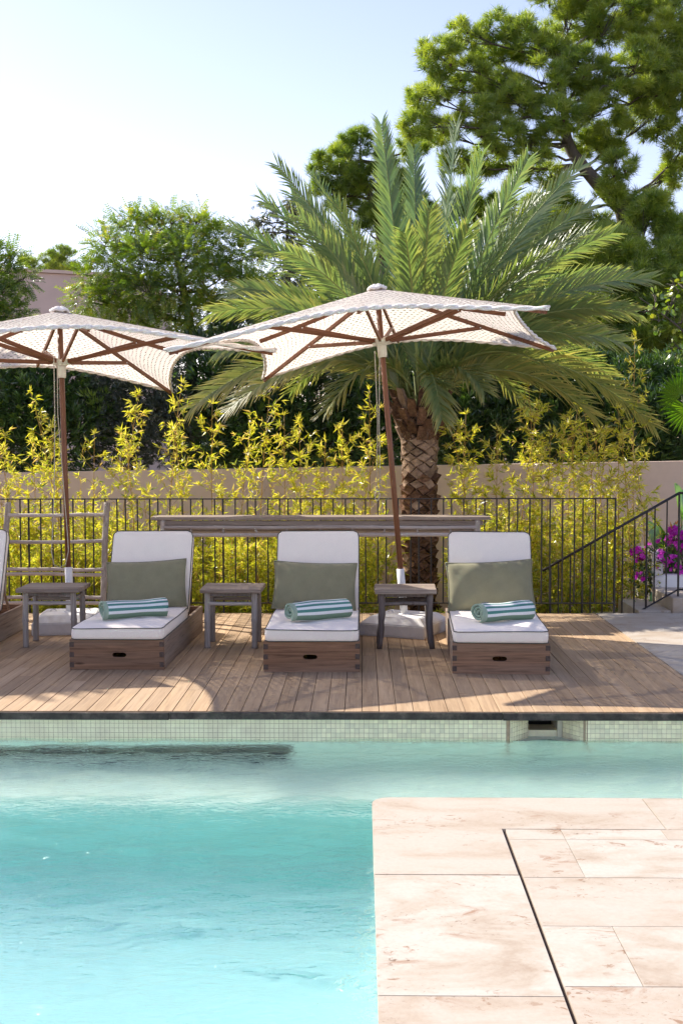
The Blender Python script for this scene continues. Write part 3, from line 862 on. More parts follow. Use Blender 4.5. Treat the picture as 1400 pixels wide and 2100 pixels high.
def cushion(W, L, T, puff, seed, piping_r=0.0034, cr=0.045):
    """mattress: rings of a rounded rectangle, bottom to top; returns body mb and piping mb (x centred, y 0..L, z 0..T)"""
    r = np.random.default_rng(seed)
    n = 72
    def rrect(w, l, c):
        pts = []
        a = np.linspace(0, 2 * math.pi, n, endpoint=False) + math.pi / n
        ex = 14.0
        cs, sn = np.cos(a), np.sin(a)
        # equal spacing along the outline
        per = []
        straight = [(w / 2 - c, l / 2 - c)]
        tot = 2 * (w - 2 * c) + 2 * (l - 2 * c) + 2 * math.pi * c
        out = []
        segs = [('l', (w / 2, -l / 2 + c), (w / 2, l / 2 - c)), ('a', (w / 2 - c, l / 2 - c), 0), ('l', (w / 2 - c, l / 2), (-w / 2 + c, l / 2)), ('a', (-w / 2 + c, l / 2 - c), 90),
                ('l', (-w / 2, l / 2 - c), (-w / 2, -l / 2 + c)), ('a', (-w / 2 + c, -l / 2 + c), 180), ('l', (-w / 2 + c, -l / 2), (w / 2 - c, -l / 2)), ('a', (w / 2 - c, -l / 2 + c), 270)]
        for k in range(n):
            s = (k + 0.5) / n * tot
            for sg in segs:
                if sg[0] == 'l': d = math.dist(sg[1], sg[2])
                else: d = math.pi / 2 * c
                if s <= d + 1e-9:
                    if sg[0] == 'l':
                        f = s / d; out.append((sg[1][0] + (sg[2][0] - sg[1][0]) * f, sg[1][1] + (sg[2][1] - sg[1][1]) * f))
                    else:
                        t = math.radians(sg[2]) + s / c
                        out.append((sg[1][0] + c * math.cos(t), sg[1][1] + c * math.sin(t)))
                    break
                s -= d
        return np.array(out)
    ph = r.uniform(0, 6.28, 8)
    def wr(p):
        return 0.0030 * np.sin(26 * p[:, 0] + 14 * p[:, 1] * r.uniform(.6, 1.4) + ph[5]) * np.clip(np.sin(4 * p[:, 1] + ph[6]), 0, 1) + 0.004 * np.sin(9 * p[:, 0] + 5 * p[:, 1] + ph[0]) + 0.002 * np.sin(17 * p[:, 1] - 8 * p[:, 0] + ph[1]) + 0.0013 * np.sin(31 * p[:, 0] + 19 * p[:, 1] + ph[2])
    def edge_wave(p): return 0.0035 * np.sin(5.5 * p[:, 0] + ph[3]) + 0.003 * np.sin(7 * p[:, 1] + ph[4])
    rings = []
    for s, z in ((0.02, 0.0), (0.5, 0.0), (0.95, 0.0), (1.0, 0.006), (1.008, T * 0.3), (1.010, T * 0.5), (1.006, T * 0.75), (1.0, T - 0.004), (0.985, T + 0.003)):
        p = rrect(W, L, cr) * (s if s < 0.9 else 1)
        if s >= 0.9: p = p * np.array([1 + (s - 1) * 1.0, 1 + (s - 1) * W / L])
        w_ = edge_wave(p) if z > T * 0.2 else 0
        rings.append(np.column_stack([p, np.full(n, z) + w_]))
    for f in (0.93, 0.85, 0.72, 0.55, 0.36, 0.18, 0.03):
        p = rrect(W, L, cr) * f
        up = puff * (1 - f ** 4)
        rings.append(np.column_stack([p, np.full(n, T) + up + wr(p) * (1 - f ** 8) * 1.4 + edge_wave(p) * f]))
    V = np.concatenate(rings)
    m_ = len(rings)
    i = np.arange(m_ - 1)[:, None] * n; j = np.arange(n)[None]
    F = np.stack([i + j, i + (j + 1) % n, i + n + (j + 1) % n, i + n + j], -1).reshape(-1, 4)
    F = [tuple(q) for q in F] + [tuple(range(n))[::-1], tuple(range((m_ - 1) * n, m_ * n))]
    V[:, 1] += L / 2
    body = MB().add(V, F)
    pm = MB()
    for z, k in ((T, 7), (0.004, 3)):
        p = rings[k].copy(); p[:, 1] += L / 2
        if k == 7: p[:, 2] += 0.003
        p = np.vstack([p, p[:1], p[1:2]])
        c = np.array([0, L / 2, p[:, 2].mean()])
        p[:, :2] = (p[:, :2] - c[:2]) * np.array([1 + 0.004 / W, 1 + 0.004 / L]) + c[:2]
        pm.tube(p, piping_r, 6, False)
    return body, pm

def make_lounger(loc, rz_, label, seed):
    L = empty('sun_lounger', loc, (0, 0, rz_), label, 'sun lounger', 'low wooden sun loungers in a row on the deck')
    rnd = random.Random(seed)
    t = 0.028
    V, Fc = slot_board(LW, BH, t, rnd.uniform(-0.02, 0.02), -0.002, 0.104, 0.036)
    fb = MB().add(V, Fc).build('front_board', M['crate_x'], L); fb.location = (0, t / 2, BH / 2)
    for s in (-1, 1):
        for q in range(3):
            MB().box((s * (LW / 2 - 0.0155), -t / 2 - 0.0012, -BH / 2 + 0.035 + q * 0.075 + (0 if s < 0 else 0.004)), (0.033, 0.004, 0.036), 0.001).build('dovetail', M['endgrain'], fb)
        sb = box_part('side_board', (s * (LW / 2 - t / 2 - 0.001), LL / 2 + 0.001, BH / 2 + 0.001), (t, LL - 2 * t - 0.002, BH - 0.002), M['crate_y'], L, 0.003)
    box_part('rear_board', (0, LL - t / 2, BH / 2), (LW, t, BH), M['crate_x'], L, 0.003)
    for q in range(7):
        box_part('base_slat', (0, 0.10 + q * 0.17, BH - 0.030), (LW - 2 * t - 0.006, 0.09, 0.018), M['crate_x'], L, 0.002)
    # back panel frame and prop
    hy, ang = 1.17, math.radians(66 + (0, 0.6, -0.8, 0.9, -0.5)[seed])
    bp = box_part('back_panel', (0, 0, 0), (LW - 0.09, 0.74, 0.022), M['crate_y'], L, 0.003)
    dv = Vector((0, math.cos(ang), math.sin(ang))); nv = Vector((0, -math.sin(ang), math.cos(ang)))
    bp.rotation_euler = (ang, 0, 0); bp.location = Vector((0, hy + 0.035, BH - 0.02)) + dv * 0.36 - nv * 0.012
    for s in (-1, 1):
        p0 = Vector((s * 0.24, hy + 0.035, BH - 0.02)) + dv * 0.45 - nv * 0.03
        MB().tube([p0, (s * 0.24, LL - 0.10, BH - 0.06)], 0.012, 6).build('back_prop', M['crate_y'], L)
    body, pm = cushion(LW - 0.02, hy - 0.01, 0.088, 0.012, seed)
    sc = body.build('seat_cushion', M['white_cloth'], L, True); sc.location = (0, -0.008, BH - 0.004)
    pm.build('piping', M['piping'], sc, True)
    body, pm = cushion(LW - 0.02, 0.715, 0.085, 0.012, seed + 50)
    bc = body.build('back_cushion', M['white_cloth'], L, True)
    bc.rotation_euler = (ang, 0, 0); bc.location = Vector((0, hy + 0.03, BH + 0.012))
    pm.build('piping', M['piping'], bc, True)
    return L, bc, ang
loungers = []
for (x, y, r, lab, sd) in ((-3.37, 8.75, 0.0, 'sun lounger cut off by the left edge of the photo', 1),
                           (-1.795, 8.655, -0.020, 'wooden sun lounger left of the middle one, dark worn front board, green pillow tilted right', 2),
                           (-0.365, 8.575, 0.0, 'middle wooden sun lounger below the console table, reddish front board', 3),
                           (0.995, 8.512, -0.042, 'rightmost wooden sun lounger at the open end of the deck', 4)):
    loungers.append(make_lounger((x, y, 0.0), r, lab, sd))

# ------------------------------------------------------------------ pillows
def make_pillow(name, W, H, T, seed):
    r = np.random.default_rng(seed)
    nu, nv = 30, 20
    u = np.linspace(-1, 1, nu); v = np.linspace(-1, 1, nv)
    U, Vv = np.meshgrid(u, v)
    pinch = 1 - 0.05 * (1 - Vv ** 2) * np.abs(U) ** 6
    pinch2 = 1 - 0.07 * (1 - U ** 2) * np.abs(Vv) ** 6
    X = U * W / 2 * pinch; Z = Vv * H / 2 * pinch2
    th = T / 2 * np.maximum(0, (1 - np.abs(U) ** 3.2)) ** 0.55 * np.maximum(0, (1 - np.abs(Vv) ** 3.0)) ** 0.55
    ph = r.uniform(0, 6.28, 6)
    edge = np.abs(U) ** 4 + np.abs(Vv) ** 4
    wrk = 0.004 * np.sin(9 * U + 4 * Vv + ph[0]) + 0.003 * np.sin(6 * Vv - 11 * U + ph[1]) + 0.006 * edge * np.sin(22 * U + 17 * Vv + ph[2])
    wrk *= (1 - np.maximum(np.abs(U), np.abs(Vv)) ** 8)
    front = np.stack([X, -th - wrk, Z], -1).reshape(-1, 3)
    back = np.stack([X, th, Z], -1).reshape(-1, 3)
    i = (np.arange(nv - 1)[:, None] * nu + np.arange(nu - 1)[None]).ravel()
    F1 = np.stack([i, i + 1, i + nu + 1, i + nu], -1)
    k = len(front)
    F2 = np.stack([i + k, i + nu + k, i + nu + 1 + k, i + 1 + k], -1)
    o = MB().add(np.vstack([front, back]), np.vstack([F1, F2])).build(name, M['olive'], None, True)
    rim = [(X[0, q], 0, Z[0, q]) for q in range(nu)] + [(X[q, -1], 0, Z[q, -1]) for q in range(1, nv)] + [(X[-1, q], 0, Z[-1, q]) for q in range(nu - 2, -1, -1)] + [(X[q, 0], 0, Z[q, 0]) for q in range(nv - 2, 0, -1)]
    rim = rim + rim[:2]
    MB().tube(rim, 0.006, 6, False).build('welt', M['olive'], o, True)
    return o
for (cx, W, H, lean, yaw, rl, dy, lab, sd) in ((-1.775, 0.66, 0.41, 66, 3, -2.6, 0.0, 'olive green pillow on the left full lounger, its right corner raised', 3),
                                   (-0.385, 0.68, 0.405, 66, 0, 1.8, 0.0, 'olive green pillow on the middle lounger, left corner pointing up', 5),
                                   (1.035, 0.70, 0.42, 66, -3, -2.8, 0.0, 'plump olive green pillow on the rightmost lounger', 8)):
    i = [1, 2, 3][[-1.775, -0.385, 1.035].index(cx)]
    L = loungers[i][0]
    o = make_pillow('pillow', W, H, 0.15, sd)
    a = math.radians(lean)
    base = Vector((cx, L.location.y + 1.17 - 0.135, BH + 0.086))
    dv = Vector((0, math.cos(a), math.sin(a)))
    o.location = base + dv * (H / 2 + 0.005)
    o.rotation_euler = Euler((-(math.pi / 2 - a), math.radians(rl), math.radians(yaw)), 'XYZ')
    tag(o, lab, 'pillow', 'olive pillows on the loungers')

# ------------------------------------------------------------------ rolled towels
def make_towel(loc, yaw, seed, label, length=0.50, R0=0.086):
    r = np.random.default_rng(seed)
    n = 190
    turns = 2.8
    th = np.linspace(0, turns * 2 * math.pi, n)
    rad = 0.010 + (R0 - 0.010) * (th / th[-1])
    jig = 1 + 0.10 * np.sin(th * 1.0 + r.uniform(0, 6)) * (1 - th / th[-1]) + 0.05 * np.sin(2.3 * th + r.uniform(0, 6)) * (1 - th / th[-1])
    a = -th + math.radians(-62) + th[-1]       # loose end low at the front
    cx = rad * jig * np.cos(a) * 1.12; cz = rad * jig * np.sin(a) * 0.82
    c = np.column_stack([cx, cz])
    tang = unit(np.gradient(c, axis=0)); nrm = np.column_stack([tang[:, 1], -tang[:, 0]])
    if np.mean(np.sum(nrm * c, 1)) < 0: nrm = -nrm
    tk = 0.014
    outer = c + nrm * tk / 2; inner = c - nrm * tk / 2
    seg = np.r_[0, np.cumsum(np.linalg.norm(np.diff(c, axis=0), axis=1))]
    s = seg[-1] - seg
    ys = np.linspace(0, length, 15)
    def layer(p, k):
        f = k / 14
        wob = 1 + 0.06 * math.sin(f * 5 + seed) + 0.03 * math.sin(f * 11 + seed * 2)
        core = 0.030 * (1 - th / th[-1]) * (1 if k == 0 else 0) * r.uniform(0.2, 0.9)
        y = np.full(n, ys[k]) + core + 0.004 * np.sin(th * 2 + seed) * (1 if k in (0, 14) else 0)
        return np.column_stack([p[:, 0] * wob, y, p[:, 1] * wob])
    V = []; UV = []
    for p in (outer, inner):
        for k in range(15):
            V.append(layer(p, k)); UV.append(np.column_stack([s, np.full(n, ys[k])]))
    V = np.concatenate(V); UV = np.concatenate(UV)
    i = (np.arange(14)[:, None] * n + np.arange(n - 1)[None]).ravel()
    Fo = np.stack([i, i + 1, i + n + 1, i + n], -1)
    B = 15 * n
    Fi = np.stack([i + B, i + n + B, i + n + 1 + B, i + 1 + B], -1)
    j = np.arange(n - 1)
    cap0 = np.stack([j, j + B, j + 1 + B, j + 1], -1)
    e = 14 * n
    cap1 = np.stack([e + j, e + j + 1, e + j + 1 + B, e + j + B], -1)
    kk = np.arange(14) * n
    end = np.stack([kk + n - 1, kk + 2 * n - 1, kk + 2 * n - 1 + B, kk + n - 1 + B], -1)
    Fs = [np.vstack([Fo, Fi, cap0, cap1, end])]
    mi = np.r_[np.zeros(len(Fo)), np.ones(len(Fi)), np.ones(len(cap0)), np.ones(len(cap1)), np.zeros(len(end))]
    me = np_mesh('rolled_towel', V, Fs, None, True, None, UV, [M['towel'], M['towel_in']], mi)
    o = put(bpy.data.objects.new('rolled_towel', me))
    zmin = V[:, 2].min()
    o.location = (loc[0], loc[1], loc[2] - zmin)
    o.rotation_euler = (0, 0, yaw)
    # embroidered script near the end: a long looping stroke and small letters
    em = MB()
    def on(ang, y): 
        rr_ = R0 * 1.0 + tk / 2 + 0.0012
        return (rr_ * math.cos(ang) * 1.12, y, rr_ * math.sin(ang) * 0.82)
    A = lambda d: math.radians(d)
    def stroke(pts): em.tube([on(A(a_), y_) for a_, y_ in pts], 0.0013, 4)
    sgn = 1
    b0 = 180
    stroke([(q, 0.075 + 0.006 * math.sin(q / 9.0)) for q in range(95, 196, 6)])
    stroke([(q, 0.098 + 0.005 * math.sin(q / 7.0 + 1)) for q in range(105, 160, 6)])
    for y0 in (0.115, 0.128, 0.141):
        stroke([(128 + 6 * math.cos(t), y0 + 0.005 * math.sin(t)) for t in np.linspace(0, 5.6, 10)])
    em.build('embroidery', M['embroid'], o)
    tag(o, label, 'towel', 'striped towels rolled on the loungers')
    return o
TZ = BH + 0.088 - 0.004 + 0.009
for (px, py, yaw, sd, lab, ln) in ((-1.985, 9.02, -64, 2, 'rolled green and white striped towel on the left full lounger, coil a flat oval', 0.50),
                               (-0.555, 8.93, -60, 5, 'rolled green and white striped towel on the middle lounger, crumpled coil', 0.50),
                               (0.855, 8.88, -63, 9, 'rolled green and white striped towel on the rightmost lounger, neat round coil', 0.46)):
    make_towel((px, py, TZ), math.radians(yaw), sd, lab, ln)

# ------------------------------------------------------------------ side tables and other bamboo furniture
def bamboo(mb, p, q, r, seed=0, node=0.17, wob=0.004, n=8):
    rr = random.Random(seed)
    p, q = np.asarray(p, float), np.asarray(q, float)
    L = np.linalg.norm(q - p); k = max(2, int(L / node))
    pts, rad = [], []
    off = np.zeros(3)
    for i in range(k):
        o2 = np.array([rr.uniform(-wob, wob) for _ in range(3)])
        for f, s in ((0.0, 1.10), (0.07, 0.97), (0.5, 0.95), (0.93, 0.97)):
            t = (i + f) / k
            pts.append(p + (q - p) * t + off * (1 - f) + o2 * f); rad.append(r * s)
        off = o2
    pts.append(q); rad.append(r)
    return mb.tube(pts, rad, n)

def side_table(loc, W, D, H, label, kind, seed, yaw=0.0):
    t = empty('side_table', loc, (0, 0, yaw), label, 'side table', 'small weathered side tables between the loungers')
    rr = random.Random(seed)
    wood_m = M['branch'] if kind == 'branch' else M['bamboo_grey']
    r = 0.0255
    nb = 4
    for i in range(nb):
        d = D / nb
        box_part('top_board', (rr.uniform(-0.004, 0.004), -D / 2 + d * (i + 0.5), H - 0.018 + rr.uniform(-.0015, .0015)), (W + rr.uniform(-.008, .008), d - 0.003, 0.034 if kind != 'branch' else 0.04), M['table_top'], t, 0.004, (0, 0, rr.uniform(-.004, .004)))
    lx, ly = W / 2 - 0.055, D / 2 - 0.07
    ztop = H - 0.034 if kind != 'branch' else H - 0.038
    for sx in (-1, 1):
        for sy in (-1, 1):
            mb = MB()
            if kind == 'branch':
                out = 0.035 * sx
                pts = bez((sx * lx, sy * ly, ztop), (sx * lx - out * 0.2, sy * ly, H * 0.45), (sx * lx + out * 0.6, sy * ly, 0), 9)
                pts[1:-1] += np.array([[rr.uniform(-.004, .004) for _ in range(3)] for _ in range(7)])
                mb.tube(pts, np.linspace(0.027, 0.023, 9) * np.array([rr.uniform(.93, 1.07) for _ in range(9)]), 8)
            else:
                bamboo(mb, (sx * lx, sy * ly, 0), (sx * (lx - 0.004), sy * ly, ztop), r, rr.random(), 0.2)
            mb.build('leg', wood_m, t, True)
    zs = H - 0.125
    for sy in (-1, 1):
        mb = MB(); bamboo(mb, (-lx + 0.01, sy * ly, zs), (lx - 0.01, sy * ly, zs + (0.0 if kind != 'branch' else 0.006)), 0.017, rr.random(), 0.16, 0.005 if kind == 'branch' else 0.002)
        mb.build('stretcher', M['bamboo_grey_x'] if kind != 'branch' else M['branch'], t, True)
    for sx in (-1, 1):
        mb = MB(); bamboo(mb, (sx * lx, -ly + 0.01, zs + 0.036), (sx * lx, ly - 0.01, zs + 0.036), 0.016, rr.random(), 0.16, 0.002)
        mb.build('stretcher', wood_m, t, True)
    for sy in (-1, 1):
        box_part('apron', (0, sy * (ly - 0.0), H - 0.052), (2 * lx - 0.05, 0.024, 0.028), M['branch'], t, 0.003)
    return t
side_table((-2.545, 9.80, 0), 0.505, 0.46, 0.487, 'bamboo legged side table at the left beside the cut off lounger', 'bamboo', 1, 0.02)
side_table((-1.06, 9.77, 0), 0.495, 0.46, 0.487, 'bamboo legged side table between the left and middle loungers', 'bamboo', 2, -0.01)
side_table((0.352, 9.71, 0), 0.495, 0.40, 0.487, 'dark side table with crooked branch legs before the white parasol base', 'branch', 3, 0.0)

# long console table behind the loungers
ct = empty('console_table', (-0.39, 11.18, 0), label='long narrow weathered wooden console table against the railing', cat='table')
for i in range(3):
    box_part('top_board', (random.uniform(-.01, .01), -0.155 + 0.105 * (i + 0.5), 0.967), (3.14 - 0.02 * i, 0.101, 0.030), M['table_top'], ct, 0.003)
box_part('apron', (0, -0.125, 0.925), (3.02, 0.02, 0.045), M['table_top'], ct, 0.003)
for z, yy_ in ((0.882, -0.13), (0.812, -0.13), (0.882, 0.13), (0.83, 0.13)):
    mb = MB(); bamboo(mb, (-1.45 + random.uniform(-.03, .03), yy_, z), (1.45, yy_, z + random.uniform(-.004, .004)), 0.020, z, 0.42, 0.004); mb.build('bamboo_rail', M['bamboo_grey_x'], ct, True)
for i in range(9):
    mb = MB(); mb.tube([(-1.2 + 0.3 * i + random.uniform(-.02, .02), -0.13, 0.815), (-1.2 + 0.3 * i, -0.13, 0.882)], 0.011, 6); mb.build('spacer', M['bamboo_grey'], ct, True)
for sx in (-1, 1):
    for sy in (-0.12, 0.12):
        mb = MB(); bamboo(mb, (sx * 1.455, sy, 0), (sx * 1.455, sy, 0.952), 0.030, sx + sy, 0.25); mb.build('leg', M['bamboo_grey'], ct, True)

# ladder shaped bamboo rack
rk = empty('bamboo_rack', (-2.94, 11.33, 0), label='ladder shaped bamboo rack standing against the railing at left', cat='rack')
for sx in (-1, 1):
    mb = MB(); bamboo(mb, (sx * 0.475, -0.10, 0), (sx * 0.482, 0.16, 1.095), 0.031, 5 + sx, 0.3, 0.008); mb.build('post', M['bamboo_grey'], rk, True)
for z in (0.972, 0.724, 0.462, 0.418, 0.205, 0.145):
    y_ = -0.10 + 0.26 * z / 1.095 - 0.012
    mb = MB(); bamboo(mb, (-0.47, y_, z + random.uniform(-.006, .006)), (0.47, y_, z + random.uniform(-.006, .006)), 0.0185, z, 0.2, 0.006); mb.build('rung', M['bamboo_grey_x'], rk, True)

# ------------------------------------------------------------------ parasols
def canopy_pt(f, phi, half, drop_c, rise):
    """f 0..1 from the top out, phi round; the square's edges curve inwards"""
    q = (phi + math.pi / 4) % (math.pi / 2) - math.pi / 4
    s = math.tan(q)                                  # -1..1 along the side
    inset = 0.30 * (1 - s * s)
    d = half - inset
    k = int(((phi + math.pi / 4) % (2 * math.pi)) // (math.pi / 2))
    lx, ly = d, s * half * (d / half) ** 0.0
    # corner tips reach out along the side
    lx2, ly2 = lx * f, ly * f
    c, sn = math.cos(k * math.pi / 2), math.sin(k * math.pi / 2)
    x, y = lx2 * c - ly2 * sn, lx2 * sn + ly2 * c
    r = math.hypot(x, y)
    rt = math.hypot(lx, ly)
    z = -0.285 * r * (1 - 0.11 * (abs(s) ** 3)) - 0.012 * math.sin(f * math.pi) * (1 - s * s) * 1.5
    return x, y, z, s * half * f, f * 1.25 + 0.0
def make_parasol(base, top, yaw, label, rope, seed):
    base, top = Vector(base), Vector(top)
    d = top - base
    H = d.length
    q = d.to_track_quat('Z', 'Y')
    root = empty('parasol', base, (0, 0, 0), label, 'parasol', 'crochet parasols over the loungers')
    root.rotation_mode = 'QUATERNION'
    root.rotation_quaternion = Quaternion_between(Vector((0, 0, 1)), d.normalized())
    MB().tube([(0, 0, 0.06), (0, 0, H - 0.03)], 0.0245, 14).build('pole', M['pole'], root, True)
    half = 1.47
    nf, nph = 26, 128
    V = []; UV = []
    for i in range(nf):
        f = (i / (nf - 1)) * 0.985 + 0.015
        for j in range(nph):
            x, y, z, u, v = canopy_pt(f, 2 * math.pi * j / nph + math.pi / 4 + 1e-6, half, 0, 0)
            V.append((x, y, z)); UV.append((u, v))
    i = (np.arange(nf - 1)[:, None] * nph); j = np.arange(nph)[None]
    F_ = np.stack([i + j, i + (j + 1) % nph, i + nph + (j + 1) % nph, i + nph + j], -1).reshape(-1, 4)
    # corner seams: own uv per sector is continuous enough as u restarts at the ribs
    me = np_mesh('canopy', V, [F_], M['crochet'], True, None, UV)
    cp = put(bpy.data.objects.new('canopy', me), root); cp.location = (0, 0, H); cp.rotation_euler = (0, 0, yaw)
    # rope hem, braided: two twisted cords
    hem = MB()
    n = 512
    for ph in (0, math.pi):
        pts = []
        for j in range(n + 2):
            x, y, z, u, v = canopy_pt(1.0, 2 * math.pi * j / n + 1e-6, half, 0, 0)
            a = j * 0.62 + ph
            pts.append((x * (1 + 0.005 * math.cos(a)), y * (1 + 0.005 * math.cos(a)), z + 0.009 * math.sin(a)))
        hem.tube(pts, 0.0125, 5, False)
    hem.build('rope_hem', M['crochet_rope'], cp, True)
    capm = MB()
    for r_, z_ in ((0.075, 0.000), (0.055, 0.012), (0.030, 0.022)):
        pts = [(r_ * math.cos(a), r_ * math.sin(a), z_ + 0.006 * math.sin(5 * a)) for a in np.linspace(0, 2 * math.pi, 40)]
        capm.tube(pts, 0.015, 7, False)
    capm.tube([(0, 0, -0.02), (0, 0, 0.030)], [0.05, 0.03], 10)
    capm.build('finial_cap', M['crochet_rope'], cp, True)
    # hub
    hb = MB().tube([(0, 0, H - 0.60), (0, 0, H - 0.58), (0, 0, H - 0.50), (0, 0, H - 0.48), (0, 0, H - 0.455), (0, 0, H - 0.44)], [0.036, 0.040, 0.041, 0.060, 0.062, 0.045], 16)
    for k in range(8):
        a = yaw + k * math.pi / 4
        hb.box((0.058 * math.cos(a), 0.058 * math.sin(a), H - 0.455), (0.05, 0.012, 0.05), 0.002, (0, 0, a))
        
    hb.build('hub', M['cream'], root)
    th_ = MB().tube([(0, 0, H - 0.11), (0, 0, H - 0.03)], [0.06, 0.065], 12); th_.build('crown', M['pole'], root, True)
    # ribs along the corners and the mid sides, and a strut to each
    for k in range(8):
        corner = k % 2 == 1
        phi = k * math.pi / 4
        fe = 1.0
        pts = []
        for f in np.linspace(0.04, 0.985 if corner else 0.93, 12):
            x, y, z, u, v = canopy_pt(f, phi - (1e-4 if corner else 0), half, 0, 0)
            pts.append((x, y, z - 0.030))
        pts = np.array(pts)
        rb = empty_mesh_rib(pts, 0.020, 0.034, root, H, yaw)
        mid = pts[6 if corner else 7]
        m_ = np.array([math.cos(yaw), math.sin(yaw)])
        mx, my = mid[0] * m_[0] - mid[1] * m_[1], mid[0] * m_[1] + mid[1] * m_[0]
        a = yaw + phi
        p0 = np.array((0.07 * math.cos(a), 0.07 * math.sin(a), H - 0.455)); p1 = np.array((mx, my, H + mid[2] - 0.012))
        L_ = np.linalg.norm(p1 - p0)
        so = box_part('strut', tuple((p0 + p1) / 2), (L_, 0.020, 0.036), M['rib'], root, 0.003)
        dd = Vector(p1 - p0).normalized()
        so.rotation_euler = Euler((0, -math.asin(dd.z), math.atan2(dd.y, dd.x)), 'XYZ')
        MB().tube([(L_ / 2 - 0.02, -0.016, 0), (L_ / 2 - 0.02, 0.016, 0)], 0.006, 6).build('bolt', M['white_tube'], so)
    # pull rope hanging beside the pole (world down, in the leaning frame)
    inv = root.rotation_quaternion.inverted()
    rm = MB()
    for line in rope:
        pts = [inv @ (Vector(p) - base) for p in line]
        rm.tube([tuple(p) for p in pts], 0.0045, 6)
    rm.build('pull_rope', M['rope'], root, True)
    return root

from mathutils import Quaternion
def Quaternion_between(a, b):
    return a.rotation_difference(b)

def empty_mesh_rib(pts, w, h, root, H, yaw):
    """square section bar along pts"""
    n = len(pts)
    T = unit(np.gradient(pts, axis=0))
    V = []
    for p, t in zip(pts, T):
        s = unit(np.cross(t, (0, 0, 1))); u = np.cross(s, t)
        for a, b in ((-1, -1), (1, -1), (1, 1), (-1, 1)):
            V.append(p + s * a * w / 2 + u * b * h / 2)
    F_ = []
    for i in range(n - 1):
        for k in range(4):
            F_.append((i * 4 + k, i * 4 + (k + 1) % 4, i * 4 + 4 + (k + 1) % 4, i * 4 + 4 + k))
    F_ += [(3, 2, 1, 0), tuple(range(4 * n - 4, 4 * n))]
    o = MB().add(V, F_).build('rib', M['rib'], root)
    o.location = (0, 0, H); o.rotation_euler = (0, 0, yaw)
    return o

ropeM = [[(0.109, 10.2, 2.439), (0.134, 10.25, 1.863), (0.127, 10.3, 1.256)], [(0.15, 10.2, 2.439), (0.147, 10.25, 1.863), (0.156, 10.3, 1.277)],
         [(0.131, 10.3, 1.264), (0.11, 10.3, 1.218), (0.114, 10.3, 1.176), (0.139, 10.3, 1.167), (0.156, 10.3, 1.21), (0.139, 10.3, 1.26)]]
ropeL = [[(-2.609, 10.15, 2.382), (-2.621, 10.2, 1.909), (-2.66, 10.3, 1.28), (-2.683, 10.3, 0.878), (-2.694, 10.3, 0.729), (-2.674, 10.3, 0.61), (-2.628, 10.3, 0.585), (-2.572, 10.3, 0.61), (-2.545, 10.3, 0.729), (-2.551, 10.3, 0.865), (-2.579, 10.3, 1.28), (-2.608, 10.25, 1.91), (-2.593, 10.2, 2.386)]]
make_parasol((0.375, 10.42, 0.10), (0.132, 10.52, 3.005), math.radians(-10), 'crochet parasol with leaning pole in front of the palm', ropeM, 1)
make_parasol((-2.60, 10.55, 0.10), (-2.70, 10.72, 2.845), math.radians(26), 'crochet parasol at left, its canopy cut off by the photo edge', ropeL, 2)

make_parasol((-5.60, 10.60, 0.10), (-5.68, 10.74, 2.845), math.radians(22), 'crochet parasol beyond the left edge, known by its shade on the deck', [[(-5.72, 10.5, 2.3), (-5.74, 10.45, 1.3)]], 3)

def make_base(loc, yaw, label):
    b = empty('parasol_stand', loc, (0, 0, yaw), label, 'parasol stand', 'white parasol bases on the deck')
    s0, s1, h0, h1 = 0.30, 0.225, 0.105, 0.165
    V = [(sx * s, sy * s, z) for s, z in ((s0 - 0.006, 0.0), (s0, 0.008), (s0, h0), (s1, h1)) for sx, sy in ((-1, -1), (1, -1), (1, 1), (-1, 1))]
    F_ = [(3, 2, 1, 0), (12, 13, 14, 15)]
    for i in range(3):
        for k in range(4): F_.append((i * 4 + k, i * 4 + (k + 1) % 4, i * 4 + 4 + (k + 1) % 4, i * 4 + 4 + k))
    me = bpy.data.meshes.new('block'); me.from_pydata(V, [], F_)
    bm = bmesh.new(); bm.from_mesh(me); bmesh.ops.bevel(bm, geom=[e for e in bm.edges if min(v.co.z for v in e.verts) > 0.004], offset=0.007, segments=2, affect='EDGES'); bm.to_mesh(me); bm.free()
    me.materials.append(M['white_paint']); put(bpy.data.objects.new('block', me), b)
    for sx in (-1, 1):
        MB().tube([(sx * 0.15 - 0.025, 0.05, h1 - 0.004), (sx * 0.15 - 0.02, 0.05, h1 + 0.014), (sx * 0.15 + 0.02, 0.05, h1 + 0.014), (sx * 0.15 + 0.025, 0.05, h1 - 0.004)], 0.006, 6).build('lifting_lug', M['white_paint'], b, True)
    return b
for loc, yaw, lean, lab in (((0.37, 10.42, 0), math.radians(-24), (-0.084, 0.034), 'white concrete parasol base behind the branch legged table'),
                      ((-2.60, 10.55, 0), math.radians(8), (-0.035, 0.06), 'white concrete parasol base behind the left bamboo table'),
                      ((-5.60, 10.60, 0), 0.1, (-0.03, 0.05), 'white concrete parasol base beyond the left edge')):
    b = make_base(loc, yaw, lab)
    c, s = math.cos(-yaw), math.sin(-yaw)
    lx, ly = lean[0] * c - lean[1] * s, lean[0] * s + lean[1] * c
    MB().tube([(0, 0, 0.15), (lx * 0.42, ly * 0.42, 0.56)], 0.0335, 16).tube([(0, 0, 0.155), (0, 0, 0.172)], 0.055, 16).build('socket_tube', M['white_tube'], b, True)

